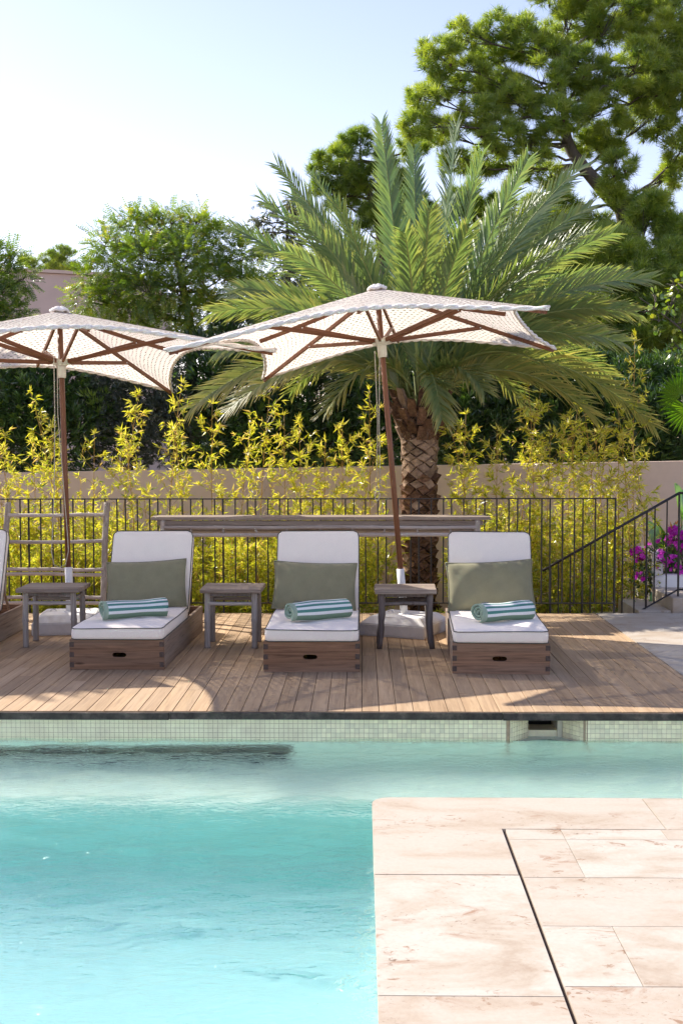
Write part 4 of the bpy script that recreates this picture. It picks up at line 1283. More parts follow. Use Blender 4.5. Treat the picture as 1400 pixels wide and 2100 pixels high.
# curved white planter at right
pl = empty('planter', (3.66, 12.75, ZG), label='curved white stucco planter wall beside the garden steps', cat='planter')
pts = [(x, 0.0 + 0.10 * ((x + 0.55) / 1.5) ** 2 * 0 - 0.06 * math.sin((x + 0.55) * 1.6), 0) for x in np.linspace(-0.55, 1.6, 16)]
V = []
for i, (x, y, _) in enumerate(pts):
    zt = (3.164, 12.75, 0.237)[2] - ZG + 0.035 * math.sin(i * 0.8) - 0.05 * i / 16
    for (dy, z) in ((0, -0.1), (0.0, zt - 0.02), (0.02, zt), (0.16, zt), (0.18, zt - 0.02), (0.18, -0.1)):
        V.append((x, y + dy, z))
F_ = []
for i in range(15):
    for k in range(6):
        F_.append((i * 6 + (k + 1) % 6, i * 6 + k, i * 6 + 6 + k, i * 6 + 6 + (k + 1) % 6))
F_ += [tuple(range(6)), tuple(range(90, 96))[::-1]]
MB().add(V, F_).build('planter_wall', M['planter'], pl, True)
MB().box((-0.49, 0.45, 0.50), (0.12, 0.75, 1.1), 0.02).build('planter_wall', M['planter'], pl)
MB().box((0.6, 0.55, 0.35), (2.1, 0.85, 0.85)).build('planter_soil', M['soil'], pl)

# ------------------------------------------------------------------ plants: leaf templates and scatter
def t_lance(L, W, bend=0.12, fold=0.12):
    V = np.array([(0, 0, 0), (-W / 2, 0.42 * L, fold * W), (0, L, -bend * L), (W / 2, 0.42 * L, fold * W)])
    return V, np.array([(0, 3, 2), (0, 2, 1)])
def t_join(parts):
    V = []; F = []; n = 0
    for v, f in parts:
        V.append(v); F.append(f + n); n += len(v)
    return np.concatenate(V), np.concatenate(F)
def t_xf(t, rot, off=(0, 0, 0)):
    V, F = t
    return V @ np.array(Euler(rot).to_matrix()).T + np.asarray(off), F
def t_tuft(n, L, w, seed, lo=20, hi=75):
    r = np.random.default_rng(seed)
    V = []; F = []
    for i in range(n):
        a = r.uniform(0, 2 * math.pi); s = math.radians(r.uniform(lo, hi)); l = L * r.uniform(0.7, 1.1)
        d = np.array([math.cos(a) * math.sin(s), math.cos(s), math.sin(a) * math.sin(s)])
        b = np.array([0, r.uniform(-0.03, 0.05) * L * 6, 0])
        sd = unit(np.cross(d, r.normal(size=3))) * w / 2
        k = len(V)
        V += [b - sd, b + sd, b + d * l]
        F.append((k, k + 1, k + 2))
    return np.array(V), np.array(F)
def t_pinnate(L, pairs, ll, lw, seed, droop=0.25):
    r = np.random.default_rng(seed)
    parts = []
    pts = [np.array([0, t * L, -droop * L * t * t]) for t in np.linspace(0, 1, 5)]
    V = []; F = []
    for i, p in enumerate(pts):
        V += [p - (0.002, 0, 0), p + (0.002, 0, 0)]
        if i: F += [(2 * i - 2, 2 * i - 1, 2 * i + 1), (2 * i - 2, 2 * i + 1, 2 * i)]
    parts.append((np.array(V), np.array(F)))
    for k in range(pairs):
        t = 0.15 + 0.85 * k / (pairs - 1)
        p = np.array([0, t * L, -droop * L * t * t])
        s = ll * (1 - 0.45 * abs(t - 0.5)) * r.uniform(0.85, 1.1)
        for sd in (-1, 1):
            parts.append(t_xf(t_lance(s, lw, 0.1), (r.uniform(-0.35, 0.1), r.uniform(-.3, .3), -sd * math.radians(r.uniform(55, 75))), p))
    return t_join(parts)
def t_whorl(n, L, W, seed, lo=15, hi=70, bend=0.12):
    r = np.random.default_rng(seed)
    parts = []
    for i in range(n):
        s = math.radians(r.uniform(lo, hi)); a = 2 * math.pi * i / n + r.uniform(-.4, .4)
        q = t_lance(L * r.uniform(0.75, 1.1), W, bend)
        V = q[0] @ np.array(Euler((s, 0, 0)).to_matrix()).T
        V = V @ np.array(Euler((0, a, 0)).to_matrix()).T
        parts.append((V + np.array([0, r.uniform(0, 0.3) * L, 0]), q[1]))
    return t_join(parts)
def t_round(L, W):
    a = np.linspace(0, 2 * math.pi, 8, endpoint=False)
    V = [(0, L * 0.5, 0.0)] + [(W / 2 * math.sin(x), L * 0.5 - L * 0.5 * math.cos(x), 0.06 * L * math.cos(2 * x)) for x in a]
    return np.array(V), np.array([(0, 1 + i, 1 + (i + 1) % 8) for i in range(8)])

def scatter(tmpls, pos, d, scale, tone, rng, upmix=0.7):
    """copies of the templates at pos along d; returns V, F, tone"""
    N_ = len(pos)
    d = unit(d)
    up = upmix * np.array([0, 0, 1.0]) + (1 - upmix) * rng.normal(size=(N_, 3))
    side = np.cross(d, up); bad = np.linalg.norm(side, axis=1) < 1e-3
    side[bad] = np.cross(d[bad], np.array([1.0, 0.3, 0.1])); side = unit(side)
    nn = np.cross(side, d)
    which = rng.integers(0, len(tmpls), N_)
    Vs, Fs, Ts = [], [], []; off = 0
    for k, (tv, tf) in enumerate(tmpls):
        ix = np.where(which == k)[0]
        if not len(ix): continue
        s = scale[ix][:, None, None]
        V = pos[ix][:, None, :] + s * (tv[None, :, 0:1] * side[ix][:, None] + tv[None, :, 1:2] * d[ix][:, None] + tv[None, :, 2:3] * nn[ix][:, None])
        F = tf[None] + (np.arange(len(ix)) * len(tv))[:, None, None] + off
        Vs.append(V.reshape(-1, 3)); Fs.append(F.reshape(-1, tf.shape[1])); Ts.append(np.repeat(tone[ix], len(tv)))
        off += len(ix) * len(tv)
    return np.concatenate(Vs), np.concatenate(Fs), np.concatenate(Ts)

def leaf_obj(name, V, F, T, mat, parent, origin):
    me = np_mesh(name, V - np.asarray(origin), [F], mat, False, T)
    return put(bpy.data.objects.new(name, me), parent)

def rand_dirs(n, rng):
    return unit(rng.normal(size=(n, 3)))

def limbs(mb, trunk, clumps, rng, r_limb=0.05, twigs=7, twig_r=0.008, sag=0.15, n=5):
    """a curved limb from the trunk to each clump and twigs fanning through it"""
    trunk = np.asarray(trunk)
    ends = []
    for c in clumps:
        c0 = np.array(c[:3]); R = c[3]
        low = trunk[trunk[:, 2] < c0[2] + 0.1]
        cand = low if len(low) else trunk[:1]
        j = np.argmin(np.linalg.norm(cand - c0, axis=1) + 0.6 * (c0[2] - cand[:, 2]) * 0 + rng.uniform(0, 0.5, len(cand)))
        p = cand[j]
        L = np.linalg.norm(c0 - p)
        mid = (p + c0) / 2 + np.array([rng.normal() * 0.1 * L, rng.normal() * 0.1 * L, -sag * L * rng.uniform(0.2, 1.0)])
        pts = bez(p, mid, c0, 8)
        pts[1:-1] += rng.normal(size=(6, 3)) * 0.018 * L
        r1 = r_limb * (0.5 + 0.5 * min(1.5, R / 0.6))
        mb.tube(pts, np.linspace(r1, r1 * 0.35, 8), n, False)
        for k in range(twigs):
            u = rand_dirs(1, rng)[0]; u[2] = abs(u[2]) * 0.8 + 0.1
            e = c0 + u * R * 0.92
            s = pts[rng.integers(5, 8)]
            mb.tube(bez(s, (s + e) / 2 + rng.normal(size=3) * 0.1 * R, e, 4), np.linspace(twig_r, twig_r * 0.3, 4), 3, False)

def clump_points(c, n, rng, flat=0.8, shell=0.45, sub=0, subr=0.3):
    """points in an ellipsoid clump, bunched in sub clumps when sub > 0; returns pos, outward dir, tone offset"""
    c0, R = np.array(c[:3]), c[3]
    if sub:
        u = rand_dirs(sub, rng); rr = R * (shell + (1 - shell) * rng.random(sub) ** 0.6)
        cen = c0 + u * rr[:, None] * np.array([1, 1, flat])
        k = rng.integers(0, sub, n)
        v = rand_dirs(n, rng); v[:, 2] = np.where(rng.random(n) < 0.65, np.abs(v[:, 2]), v[:, 2])
        sr = subr * R * rng.uniform(0.6, 1.25, sub)
        pos = cen[k] + v * (sr[k] * rng.random(n) ** 0.45)[:, None] * np.array([1, 1, 0.75])
        out = unit(v + 0.7 * u[k])
        return pos, out, rng.normal(0, 0.13, sub)[k]
    u = rand_dirs(n, rng)
    rr = R * (shell + (1 - shell) * rng.random(n) ** 0.5)
    return c0 + u * rr[:, None] * np.array([1, 1, flat]), u, np.zeros(n)

def make_tree(name, label, cat, base, trunk_pts, trunk_r, clumps, tm, mat, per, rng_seed, group=None, sub=0, subr=0.3, tone=(0.3, 0.2), r_limb=0.05, twigs=6,
              up=0.35, droop=0.0, scale=(0.8, 1.2), shell=0.4, flat=0.85, bark=None, upmix=0.7, extra=None, sag=0.15, part='crown'):
    rng = np.random.default_rng(rng_seed)
    root = empty(name, base, (0, 0, 0), label, cat, group)
    b = np.array(base)
    tp = np.array(trunk_pts, dtype=float)
    # refine trunk
    t = np.linspace(0, len(tp) - 1, 6 * len(tp))
    fine = np.column_stack([np.interp(t, np.arange(len(tp)), tp[:, k]) for k in range(3)])
    for _ in range(3): fine[1:-1] = (fine[:-2] + fine[1:-1] * 2 + fine[2:]) / 4
    rad = np.interp(t, np.arange(len(tp)), trunk_r)
    mb = MB().tube(fine - b, rad, 9, True)
    limbs(mb, fine[len(fine) // 4:] - b, [(c[0] - b[0], c[1] - b[1], c[2] - b[2], c[3]) for c in clumps], rng, r_limb, twigs, sag=sag)
    mb.build('trunk', bark or M['bark'], root, True)
    Ps, Ds, Ts = [], [], []
    for c in clumps:
        n = int(per * (c[3] / 0.5) ** 2)
        p, o, dt = clump_points(c, n, rng, flat, shell, sub, subr)
        Ps.append(p); Ds.append(unit(o + np.array([0, 0, up]) + rng.normal(size=p.shape) * 0.3 - np.array([0, 0, droop])))
        ct = rng.normal(0, 0.08)
        Ts.append(rng.normal(tone[0] + ct, tone[1], n) + dt)
    Ps, Ds, Ts = map(np.concatenate, (Ps, Ds, Ts))
    sc = rng.uniform(*scale, len(Ps))
    V, F, T = scatter(tm, Ps, Ds, sc, np.clip(Ts, 0, 1), rng, upmix)
    leaf_obj(part, V, F, T, mat, root, b)
    if extra: extra(root, Ps, Ds, rng, b)
    return root

# ------------------------------------------------------------------ big pine and its neighbours
TUFT = [t_tuft(16, 0.155, 0.0098, s) for s in range(5)]
def cones(root, Ps, Ds, rng, b):
    ix = rng.choice(len(Ps), 420, replace=False)
    cone = t_join([t_xf((np.array([(0, 0, 0), (-.022, .03, 0), (.022, .03, 0), (0, .03, .022), (0, .03, -.022), (0, .075, 0)]), np.array([(0, 3, 1), (0, 2, 3), (0, 4, 2), (0, 1, 4), (5, 1, 3), (5, 3, 2), (5, 2, 4), (5, 4, 1)])), (0, 0, 0))])
    V, F, T = scatter([cone], Ps[ix], np.tile([0, 0, -1.0], (len(ix), 1)) + rng.normal(size=(len(ix), 3)) * .4, rng.uniform(.8, 1.3, len(ix)), np.full(len(ix), .5), rng)
    o = leaf_obj('cones', V, F, T, M['cone'], root, b); tag(o, kind='stuff')
pine_clumps = [(1.27, 20.0, 8.024, 0.392), (1.661, 20.4, 8.43, 0.35), (2.251, 20.6, 8.637, 0.353), (1.006, 19.8, 7.262, 0.323), (0.864, 19.8, 6.817, 0.339), (1.314, 20.0, 6.804, 0.343), (1.761, 20.3, 7.758, 0.381), (2.172, 21.0, 8.297, 0.343),
    (1.873, 20.0, 7.037, 0.408), (2.292, 19.8, 6.668, 0.404), (1.531, 20.2, 6.335, 0.297), (2.118, 20.4, 6.419, 0.383), (2.854, 20.5, 8.414, 0.552), (3.59, 21.0, 8.862, 0.6), (4.298, 20.6, 8.798, 0.673), (5.027, 20.4, 8.484, 0.666), (2.949, 20.0, 7.542, 0.506),
    (3.679, 20.3, 7.825, 0.58), (4.46, 20.0, 7.727, 0.653), (5.27, 20.2, 7.546, 0.627), (2.552, 20.0, 7.23, 0.408), (3.184, 19.7, 6.909, 0.434), (3.91, 20.0, 7.063, 0.473), (4.825, 20.5, 7.113, 0.502), (2.769, 19.8, 6.43, 0.356),
    (4.069, 19.2, 6.011, 0.313), (3.685, 20.5, 6.676, 0.335), (3.167, 20.3, 6.108, 0.298), (2.636, 20.6, 6.259, 0.286), (4.001, 19.6, 5.677, 0.288), (5.142, 21.5, 7.718, 0.439), (3.419, 21.0, 9.354, 0.6), (4.583, 21.0, 9.508, 0.686), (5.667, 21.0, 9.255, 0.771), (6.115, 21.0, 7.116, 0.686), (6.18, 21.0, 8.268, 0.771), (3.383, 20.6, 5.683, 0.37), (3.884, 20.4, 5.317, 0.383), (2.957, 20.8, 5.683, 0.306), (4.725, 20.0, 5.597, 0.359), (5.271, 20.6, 6.203, 0.336), (3.531, 20.0, 4.888, 0.376), (2.462, 20.6, 7.682, 0.42), (4.155, 20.4, 6.729, 0.416), (5.376, 20.4, 6.641, 0.416), (5.098, 21.0, 8.194, 0.514), (2.216, 20.6, 7.522, 0.37), (1.291, 20.3, 7.602, 0.298), (3.26, 21.0, 8.289, 0.463)]
pine_clumps = [(x, y, z, r * 0.84) for x, y, z, r in pine_clumps]
pb = (4.688, 20.5, 1.38)
make_tree('pine_tree', 'tall old pine tree filling the upper right', 'tree', (pb[0], pb[1], ZG), [(pb[0], pb[1], ZG), (4.601, 20.5, 3.901), (4.477, 20.4, 5.598), (4.063, 20.3, 5.862), (3.406, 20.3, 6.628), (3.362, 20.6, 8.161)],
          [0.24, 0.21, 0.19, 0.12, 0.09, 0.03], pine_clumps, TUFT, M['pine'], 760, 21, 'pine trees', sub=34, subr=0.23, tone=(0.74, 0.22), r_limb=0.038, twigs=14, up=0.55, shell=0.55, extra=cones)
# second stem of that pine leaning right
lean = [(4.48, 18.6, 4.395, 0.456), (3.956, 18.6, 4.583, 0.425), (4.067, 18.4, 4.036, 0.451), (4.805, 18.4, 4.033, 0.451), (3.586, 18.8, 4.316, 0.353), (3.325, 18.8, 3.942, 0.414), (3.701, 18.4, 3.67, 0.451), (4.368, 18.4, 3.52, 0.526), (3.07, 18.6, 3.321, 0.456), (3.76, 18.3, 3.108, 0.448), (4.862, 18.3, 3.288, 0.448), (2.751, 19.0, 3.74, 0.341), (3.188, 19.4, 5.1, 0.348), (5.003, 19.2, 4.903, 0.392), (5.283, 18.8, 4.309, 0.537), (2.65, 18.8, 3.114, 0.384), (3.007, 19.2, 4.376, 0.392), (2.751, 19.6, 4.904, 0.368), (3.734, 19.0, 4.799, 0.357), (2.36, 19.6, 4.436, 0.352), (4.538, 19.2, 5.286, 0.345)]
pb = (4.642, 18.8, 1.4)
make_tree('pine_tree', 'lower dark green pine below the tall one, right of the palm', 'tree', (pb[0], pb[1], ZG), [(pb[0], pb[1], ZG), (4.586, 18.8, 2.806), (4.438, 18.7, 3.7), (4.277, 18.7, 4.597)],
          [0.16, 0.13, 0.10, 0.04], lean, TUFT, M['pine'], 1200, 22, 'pine trees', sub=44, subr=0.30, tone=(0.70, 0.18), r_limb=0.05, twigs=7, up=0.5, shell=0.3)
p3 = [(-0.031, 23.0, 7.426, 0.244), (-0.382, 23.0, 7.209, 0.3), (-0.753, 23.0, 7.001, 0.244), (-0.15, 22.8, 6.861, 0.316), (-0.476, 23.0, 6.699, 0.319), (-0.801, 23.0, 6.545, 0.225), (0.033, 23.0, 6.586, 0.319), (-0.384, 23.0, 6.268, 0.319), (0.357, 23.0, 6.949, 0.319), (0.265, 23.0, 6.219, 0.376), (0.728, 23.0, 6.582, 0.376), (1.004, 23.0, 7.31, 0.319), (1.098, 23.0, 6.032, 0.469), (0.172, 23.0, 5.67, 0.469), (1.93, 23.0, 6.21, 0.469), (2.486, 23.0, 6.025, 0.469)]
pb = (0.545, 23.0, 1.357)
make_tree('pine_tree', 'smaller pine tree showing behind the upper left palm fronds', 'tree', (pb[0], pb[1], ZG), [(pb[0], pb[1], ZG), (0.497, 23.0, 4.195), (0.357, 23.0, 5.669), (-0.013, 23.0, 7.043)],
          [0.16, 0.12, 0.08, 0.03], p3, TUFT, M['pine'], 700, 23, 'pine trees', sub=22, subr=0.30, tone=(0.55, 0.16), r_limb=0.045, twigs=8, up=0.5, shell=0.35)
p4 = [(-8.599, 34.0, 7.098, 0.333), (-8.296, 34.0, 6.987, 0.278), (-8.963, 34.0, 6.826, 0.305), (-9.38, 34.0, 6.76, 0.278), (-8.606, 34.0, 6.62, 0.416), (-8.162, 34.0, 6.618, 0.25), (-9.205, 34.0, 6.417, 0.361), (-7.957, 34.0, 6.412, 0.361)]
pb = (-8.727, 34.0, 1.241)
make_tree('pine_tree', 'distant rounded pine above the pink house wall', 'tree', (pb[0], pb[1], ZG), [(pb[0], pb[1], ZG), (-8.651, 34.0, 5.455), (-8.633, 34.0, 6.688)],
          [0.18, 0.14, 0.05], p4, TUFT, M['pine'], 420, 24, 'pine trees', sub=8, subr=0.45, tone=(0.62, 0.16), r_limb=0.04, twigs=5, up=0.7, shell=0.3)

# ------------------------------------------------------------------ feathery trees at left
PIN = [t_pinnate(0.24, 9, 0.050, 0.017, s) for s in range(4)]
PODS = [t_whorl(5, 0.07, 0.016, s, 120, 170) for s in range(3)]
def pods(n):
    def f(root, Ps, Ds, rng, b):
        ix = rng.choice(len(Ps), n, replace=False)
        V, F, T = scatter(PODS, Ps[ix] + Ds[ix] * .05, np.tile([0, 0, 1.0], (n, 1)) + rng.normal(size=(n, 3)) * .2, rng.uniform(.8, 1.4, n), rng.random(n), rng)
        o = leaf_obj('seed_pods', V, F, T, M['pod'], root, b); tag(o, kind='stuff')
    return f
fc = [(-2.997, 18.0, 4.821, 0.338), (-3.435, 18.0, 4.823, 0.309), (-2.522, 18.0, 4.84, 0.338), (-3.797, 17.8, 4.597, 0.262), (-3.579, 17.6, 4.28, 0.359), (-3.078, 17.4, 4.353, 0.355), (-2.583, 17.4, 4.35, 0.355), (-2.196, 18.0, 4.622, 0.338), (-1.796, 18.0, 4.404, 0.323), (-3.949, 17.8, 4.097, 0.232), (-4.047, 17.8, 3.789, 0.247), (-3.585, 17.6, 3.82, 0.33), (-3.082, 17.2, 3.838, 0.323),
      (-2.592, 17.2, 3.836, 0.351), (-2.151, 17.6, 4.027, 0.359), (-1.762, 18.0, 3.935, 0.338), (-2.871, 17.6, 3.533, 0.33), (-2.272, 17.4, 3.51, 0.355), (-1.818, 17.8, 3.479, 0.334), (-3.411, 17.8, 3.557, 0.291), (-2.849, 18.0, 5.007, 0.176), (-2.411, 18.0, 5.005, 0.176), (-3.36, 18.0, 5.024, 0.162), (-1.467, 18.4, 3.689, 0.33), (-1.576, 18.4, 4.17, 0.225)]
pb = (-2.545, 17.8, 1.423)
make_tree('feathery_tree', 'wide feathery leaved tree with yellow pods between the two parasols', 'tree', (pb[0], pb[1], ZG), [(pb[0], pb[1], ZG), (-2.526, 17.8, 2.763), (-2.556, 17.8, 3.554), (-2.715, 17.8, 4.342), (-2.856, 17.8, 4.77)],
          [0.10, 0.085, 0.07, 0.04, 0.015], fc, PIN, M['pinnate'], 430, 31, 'feathery trees', tone=(0.54, 0.2), r_limb=0.035, twigs=8, up=0.15, droop=0.15, shell=0.25, extra=pods(420))
fl = [(-5.266, 16.8, 4.167, 0.343), (-4.925, 16.8, 4.065, 0.233), (-4.734, 16.8, 3.962, 0.151), (-5.012, 16.8, 3.794, 0.206), (-5.141, 16.8, 3.489, 0.315), (-4.901, 16.8, 3.455, 0.233), (-4.765, 16.8, 3.352, 0.178), (-4.921, 16.8, 4.301, 0.165), (-5.41, 16.8, 3.796, 0.343), (-5.352, 16.8, 3.184, 0.411), (-5.009, 16.8, 3.115, 0.274), (-6.6, 12.5, 4.6, 0.5), (-7.2, 12.9, 4.9, 0.55), (-6.9, 12.0, 4.3, 0.45), (-7.6, 12.3, 5.0, 0.5), (-6.0, 13.2, 4.5, 0.45)]  # the last clumps are added out of view to dapple the left deck
pb = (-5.725, 17.2, 1.435)
make_tree('feathery_tree', 'feathery leaved tree reaching in at the left edge of the photo', 'tree', (pb[0], pb[1], ZG), [(pb[0], pb[1], ZG), (-5.565, 17.0, 2.721), (-5.448, 16.9, 3.467), (-5.199, 16.8, 4.066)],
          [0.09, 0.07, 0.05, 0.015], fl, PIN, M['pinnate'], 380, 32, 'feathery trees', tone=(0.30, 0.2), r_limb=0.03, twigs=6, up=0.15, droop=0.15, shell=0.25, extra=pods(120))

# eucalyptus
EUC = [t_whorl(4, 0.16, 0.022, s, 5, 45, 0.15) for s in range(4)]
ec = [(-1.982, 25.0, 6.58, 0.224), (-1.507, 25.0, 6.677, 0.265), (-1.306, 25.0, 6.377, 0.245), (-2.439, 25.0, 6.133, 0.245), (-2.186, 25.0, 6.282, 0.204), (-1.832, 25.0, 6.18, 0.245), (-1.48, 25.0, 5.929, 0.286), (-1.228, 25.0, 5.728, 0.265), (-1.986, 25.0, 5.731, 0.265), (-1.684, 25.0, 5.379, 0.306), (-1.28, 25.0, 5.227, 0.306), (-2.04, 25.0, 5.13, 0.286), (-1.535, 25.0, 4.827, 0.347), (-1.028, 25.0, 4.926, 0.306), (-1.891, 25.0, 4.577, 0.306), (-1.181, 25.0, 4.524, 0.347), (-2.341, 25.0, 5.633, 0.204)]
pb = (-1.549, 25.0, 1.336)
make_tree('eucalyptus_tree', 'thin grey green eucalyptus behind the left palm fronds', 'tree', (pb[0], pb[1], ZG), [(pb[0], pb[1], ZG), (-1.519, 25.0, 3.619), (-1.533, 25.0, 5.229), (-1.547, 25.0, 6.628)],
          [0.13, 0.10, 0.06, 0.015], ec, EUC, M['eucalypt'], 210, 33, None, sub=6, subr=0.5, tone=(0.5, 0.2), r_limb=0.03, twigs=6, up=-0.5, droop=0.6, shell=0.2, upmix=0.3)

# ------------------------------------------------------------------ shrubs behind the wall
OLE = [t_whorl(8, 0.13, 0.024, s, 10, 60) for s in range(4)]
OLV = [t_whorl(8, 0.075, 0.014, s, 15, 80) for s in range(4)]
def shrub(label, clumps, tm, mat, per, seed, tone, Y, x_px):
    x = clumps[0][0]
    b = (x, Y, ZG)
    return make_tree('shrub', label, 'shrub', b, [(x, Y, ZG), (x + 0.05, Y, 0.6), (x, Y, 1.6)], [0.06, 0.05, 0.03], clumps, tm, mat, per, seed, 'dark shrubs behind the pink wall',
                     tone=tone, r_limb=0.02, twigs=6, up=0.5, shell=0.3, flat=0.95, part='foliage')
shrub('glossy dark oleander shrub behind the wall at far left', [(-4.457, 16.0, 2.199, 0.588), (-5.045, 16.0, 2.396, 0.588), (-4.044, 16.2, 2.468, 0.529), (-4.728, 16.0, 1.742, 0.588), (-4.004, 16.0, 1.741, 0.588), (-3.651, 16.2, 2.072, 0.463), (-4.426, 16.4, 2.679, 0.402), (-5.254, 16.0, 1.743, 0.522)], OLE, M['oleander'], 330, 41, (0.42, 0.24), 16.1, 60)
shrub('grey green olive bush right of the left parasol pole', [(-3.118, 16.2, 2.203, 0.529), (-3.446, 16.2, 2.467, 0.397), (-2.784, 16.2, 2.465, 0.463), (-3.216, 16.0, 1.74, 0.522), (-2.625, 16.0, 1.804, 0.522), (-2.419, 16.4, 2.208, 0.402)], OLV, M['olive_leaf'], 560, 42, (0.42, 0.2), 16.2, 270)
shrub('dark shrub under the feathery tree, between the parasols', [(-1.881, 16.4, 2.406, 0.536), (-2.172, 16.6, 2.82, 0.407), (-1.497, 16.6, 2.684, 0.474), (-2.061, 16.2, 1.805, 0.529), (-1.465, 16.2, 1.87, 0.529), (-1.807, 17.0, 3.122, 0.416), (-1.254, 17.0, 3.12, 0.416)], OLE, M['oleander'], 330, 43, (0.36, 0.2), 16.4, 460)
shrub('dark shrub left of the palm trunk', [(-0.679, 16.4, 2.27, 0.602), (-0.979, 17.0, 2.845, 0.486), (-0.357, 17.0, 2.843, 0.486), (-0.937, 16.2, 1.737, 0.529), (-0.342, 16.2, 1.736, 0.529), (0.055, 16.4, 2.136, 0.536), (-0.654, 17.6, 3.384, 0.431), (-0.082, 17.4, 3.222, 0.426), (0.252, 16.2, 1.734, 0.463)], OLE, M['oleander'], 330, 44, (0.34, 0.2), 16.4, 640)
shrub('dark shrub right of the palm trunk', [(1.539, 16.6, 2.138, 0.61), (1.091, 17.0, 2.702, 0.555), (1.848, 17.0, 2.7, 0.555), (1.314, 16.3, 1.733, 0.532), (1.975, 16.3, 1.798, 0.532), (2.277, 16.6, 2.405, 0.542), (0.788, 16.4, 2.068, 0.469), (1.556, 17.6, 3.235, 0.503), (2.171, 17.4, 3.144, 0.497)], OLE, M['oleander'], 330, 45, (0.34, 0.2), 16.5, 970)
shrub('blue green shrub above the wall at right', [(3.929, 16.2, 1.859, 0.595), (3.313, 16.4, 1.996, 0.602), (4.504, 16.4, 2.059, 0.602), (2.799, 16.5, 2.066, 0.539), (3.729, 16.8, 2.411, 0.549), (4.405, 16.8, 2.477, 0.549), (2.883, 16.2, 1.664, 0.463), (3.625, 16.0, 1.597, 0.457), (4.271, 16.0, 1.596, 0.457), (3.086, 17.0, 2.559, 0.486)], OLE, M['oleander'], 330, 46, (0.40, 0.2), 16.3, 1340)

# a closed wood far behind everything
def far_wood():
    rng = np.random.default_rng(51)
    n = 11000
    X = rng.uniform(-16, 18, n); Y = rng.uniform(34, 42, n)
    top = 3.9 + 0.9 * np.sin(X * 0.7) + 0.6 * np.sin(X * 1.9 + 1) + np.where(X > 4, 1.8, 0) - np.where(X < -3.5, 1.4, 0)
    Z = ZG + (top - ZG) * rng.random(n) ** 0.6
    pos = np.column_stack([X, Y, Z])
    V, F, T = scatter([t_whorl(7, 0.34, 0.11, s, 10, 80) for s in range(3)], pos, rand_dirs(n, rng) + np.array([0, -0.4, 0.6]), rng.uniform(.8, 1.3, n), np.clip(rng.normal(.35, .2, n), 0, 1), rng)
    o = leaf_obj('far_wood', V, F, T, M['oleander'], None, (0, 38, ZG)); o.location = (0, 38, ZG)
    tag(o, 'dark mass of trees far behind the garden', 'trees', kind='stuff')
far_wood()

# young round leaved tree at right
RND = [t_round(0.085, 0.065), t_round(0.07, 0.05)]
rc = [(3.453, 14.2, 3.361, 0.151), (3.313, 14.2, 3.202, 0.128), (3.625, 14.2, 3.287, 0.151), (3.765, 14.2, 3.485, 0.174), (3.485, 14.2, 3.088, 0.139), (3.742, 14.2, 3.059, 0.197), (3.889, 14.2, 2.745, 0.232), (3.651, 14.2, 3.513, 0.116), (3.997, 14.2, 3.2, 0.232), (3.706, 14.2, 2.774, 0.151)]
make_tree('young_tree', 'young tree with round yellow green leaves at the right edge', 'tree', (4.35, 14.2, ZG), [(4.35, 14.2, ZG), (4.239, 14.2, 2.287), (4.003, 14.2, 2.745), (3.685, 14.2, 3.059), (3.254, 14.2, 3.373)], [0.05, 0.035, 0.02, 0.012, 0.005],
          rc, RND, M['round_leaf'], 130, 61, None, tone=(0.55, 0.25), r_limb=0.008, twigs=4, up=0.1, droop=0.2, shell=0.2)

# ------------------------------------------------------------------ date palm
PB = np.array((0.654, 13.6, 1.827))
palm = empty('date_palm', (PB[0], PB[1], ZG), (0, 0, 0), 'stout date palm with arching fronds behind the railing', 'palm tree')
z_top = (0.698, 13.6, 2.059)[2] - ZG
def tr(z): return np.interp(z, [0, 0.3, z_top - 0.75, z_top - 0.30, z_top], [0.168, 0.166, 0.186, 0.203, 0.265])
zz = np.linspace(-0.1, z_top, 24)
trunk = MB().tube([(0, 0, z) for z in zz], tr(zz) - 0.012, 20).build('trunk', M['palm_trunk'], palm, True)
def scale_mesh(w, h, t, curve, mat, lift=0.0):
    """a cut leaf base: a diamond with a raised, slightly hollow face"""
    V = []
    def on(x, z, d):
        a = x / curve
        return ((curve + d) * math.sin(a), -(curve + d) * math.cos(a) + curve, z)
    o = [(-w / 2, 0), (0, -h / 2), (w / 2, 0), (0, h / 2)]
    i2 = [(-w * 0.40, -h * 0.02), (0, -h * 0.43), (w * 0.40, -h * 0.02), (0, h * 0.36)]
    V += [on(x, z, -0.006) for x, z in o]
    V += [on(x, z, t + (lift if k == 3 else 0) - (0.3 * t if k == 1 else 0)) for k, (x, z) in enumerate(i2)]
    V.append(on(0, 0, t * 0.72))
    F = []
    for k in range(4):
        j = (k + 1) % 4
        F.append((k, j, 4 + j, 4 + k)); F.append((4 + k, 4 + j, 8))
    return MB().add(V, F).mesh('leaf_base', mat)
pale = [scale_mesh(0.178, 0.128, t, 0.20, M['palm_base'], l) for t, l in ((0.016, 0.0), (0.022, 0.006), (0.019, -0.004))]
darkm = [scale_mesh(0.165, 0.135, t, 0.175, M['palm_base_dark'], l) for t, l in ((0.030, 0.02), (0.042, 0.03), (0.024, 0.012))]
nr = 7; dz = 0.060; j = 0
z = 0.02
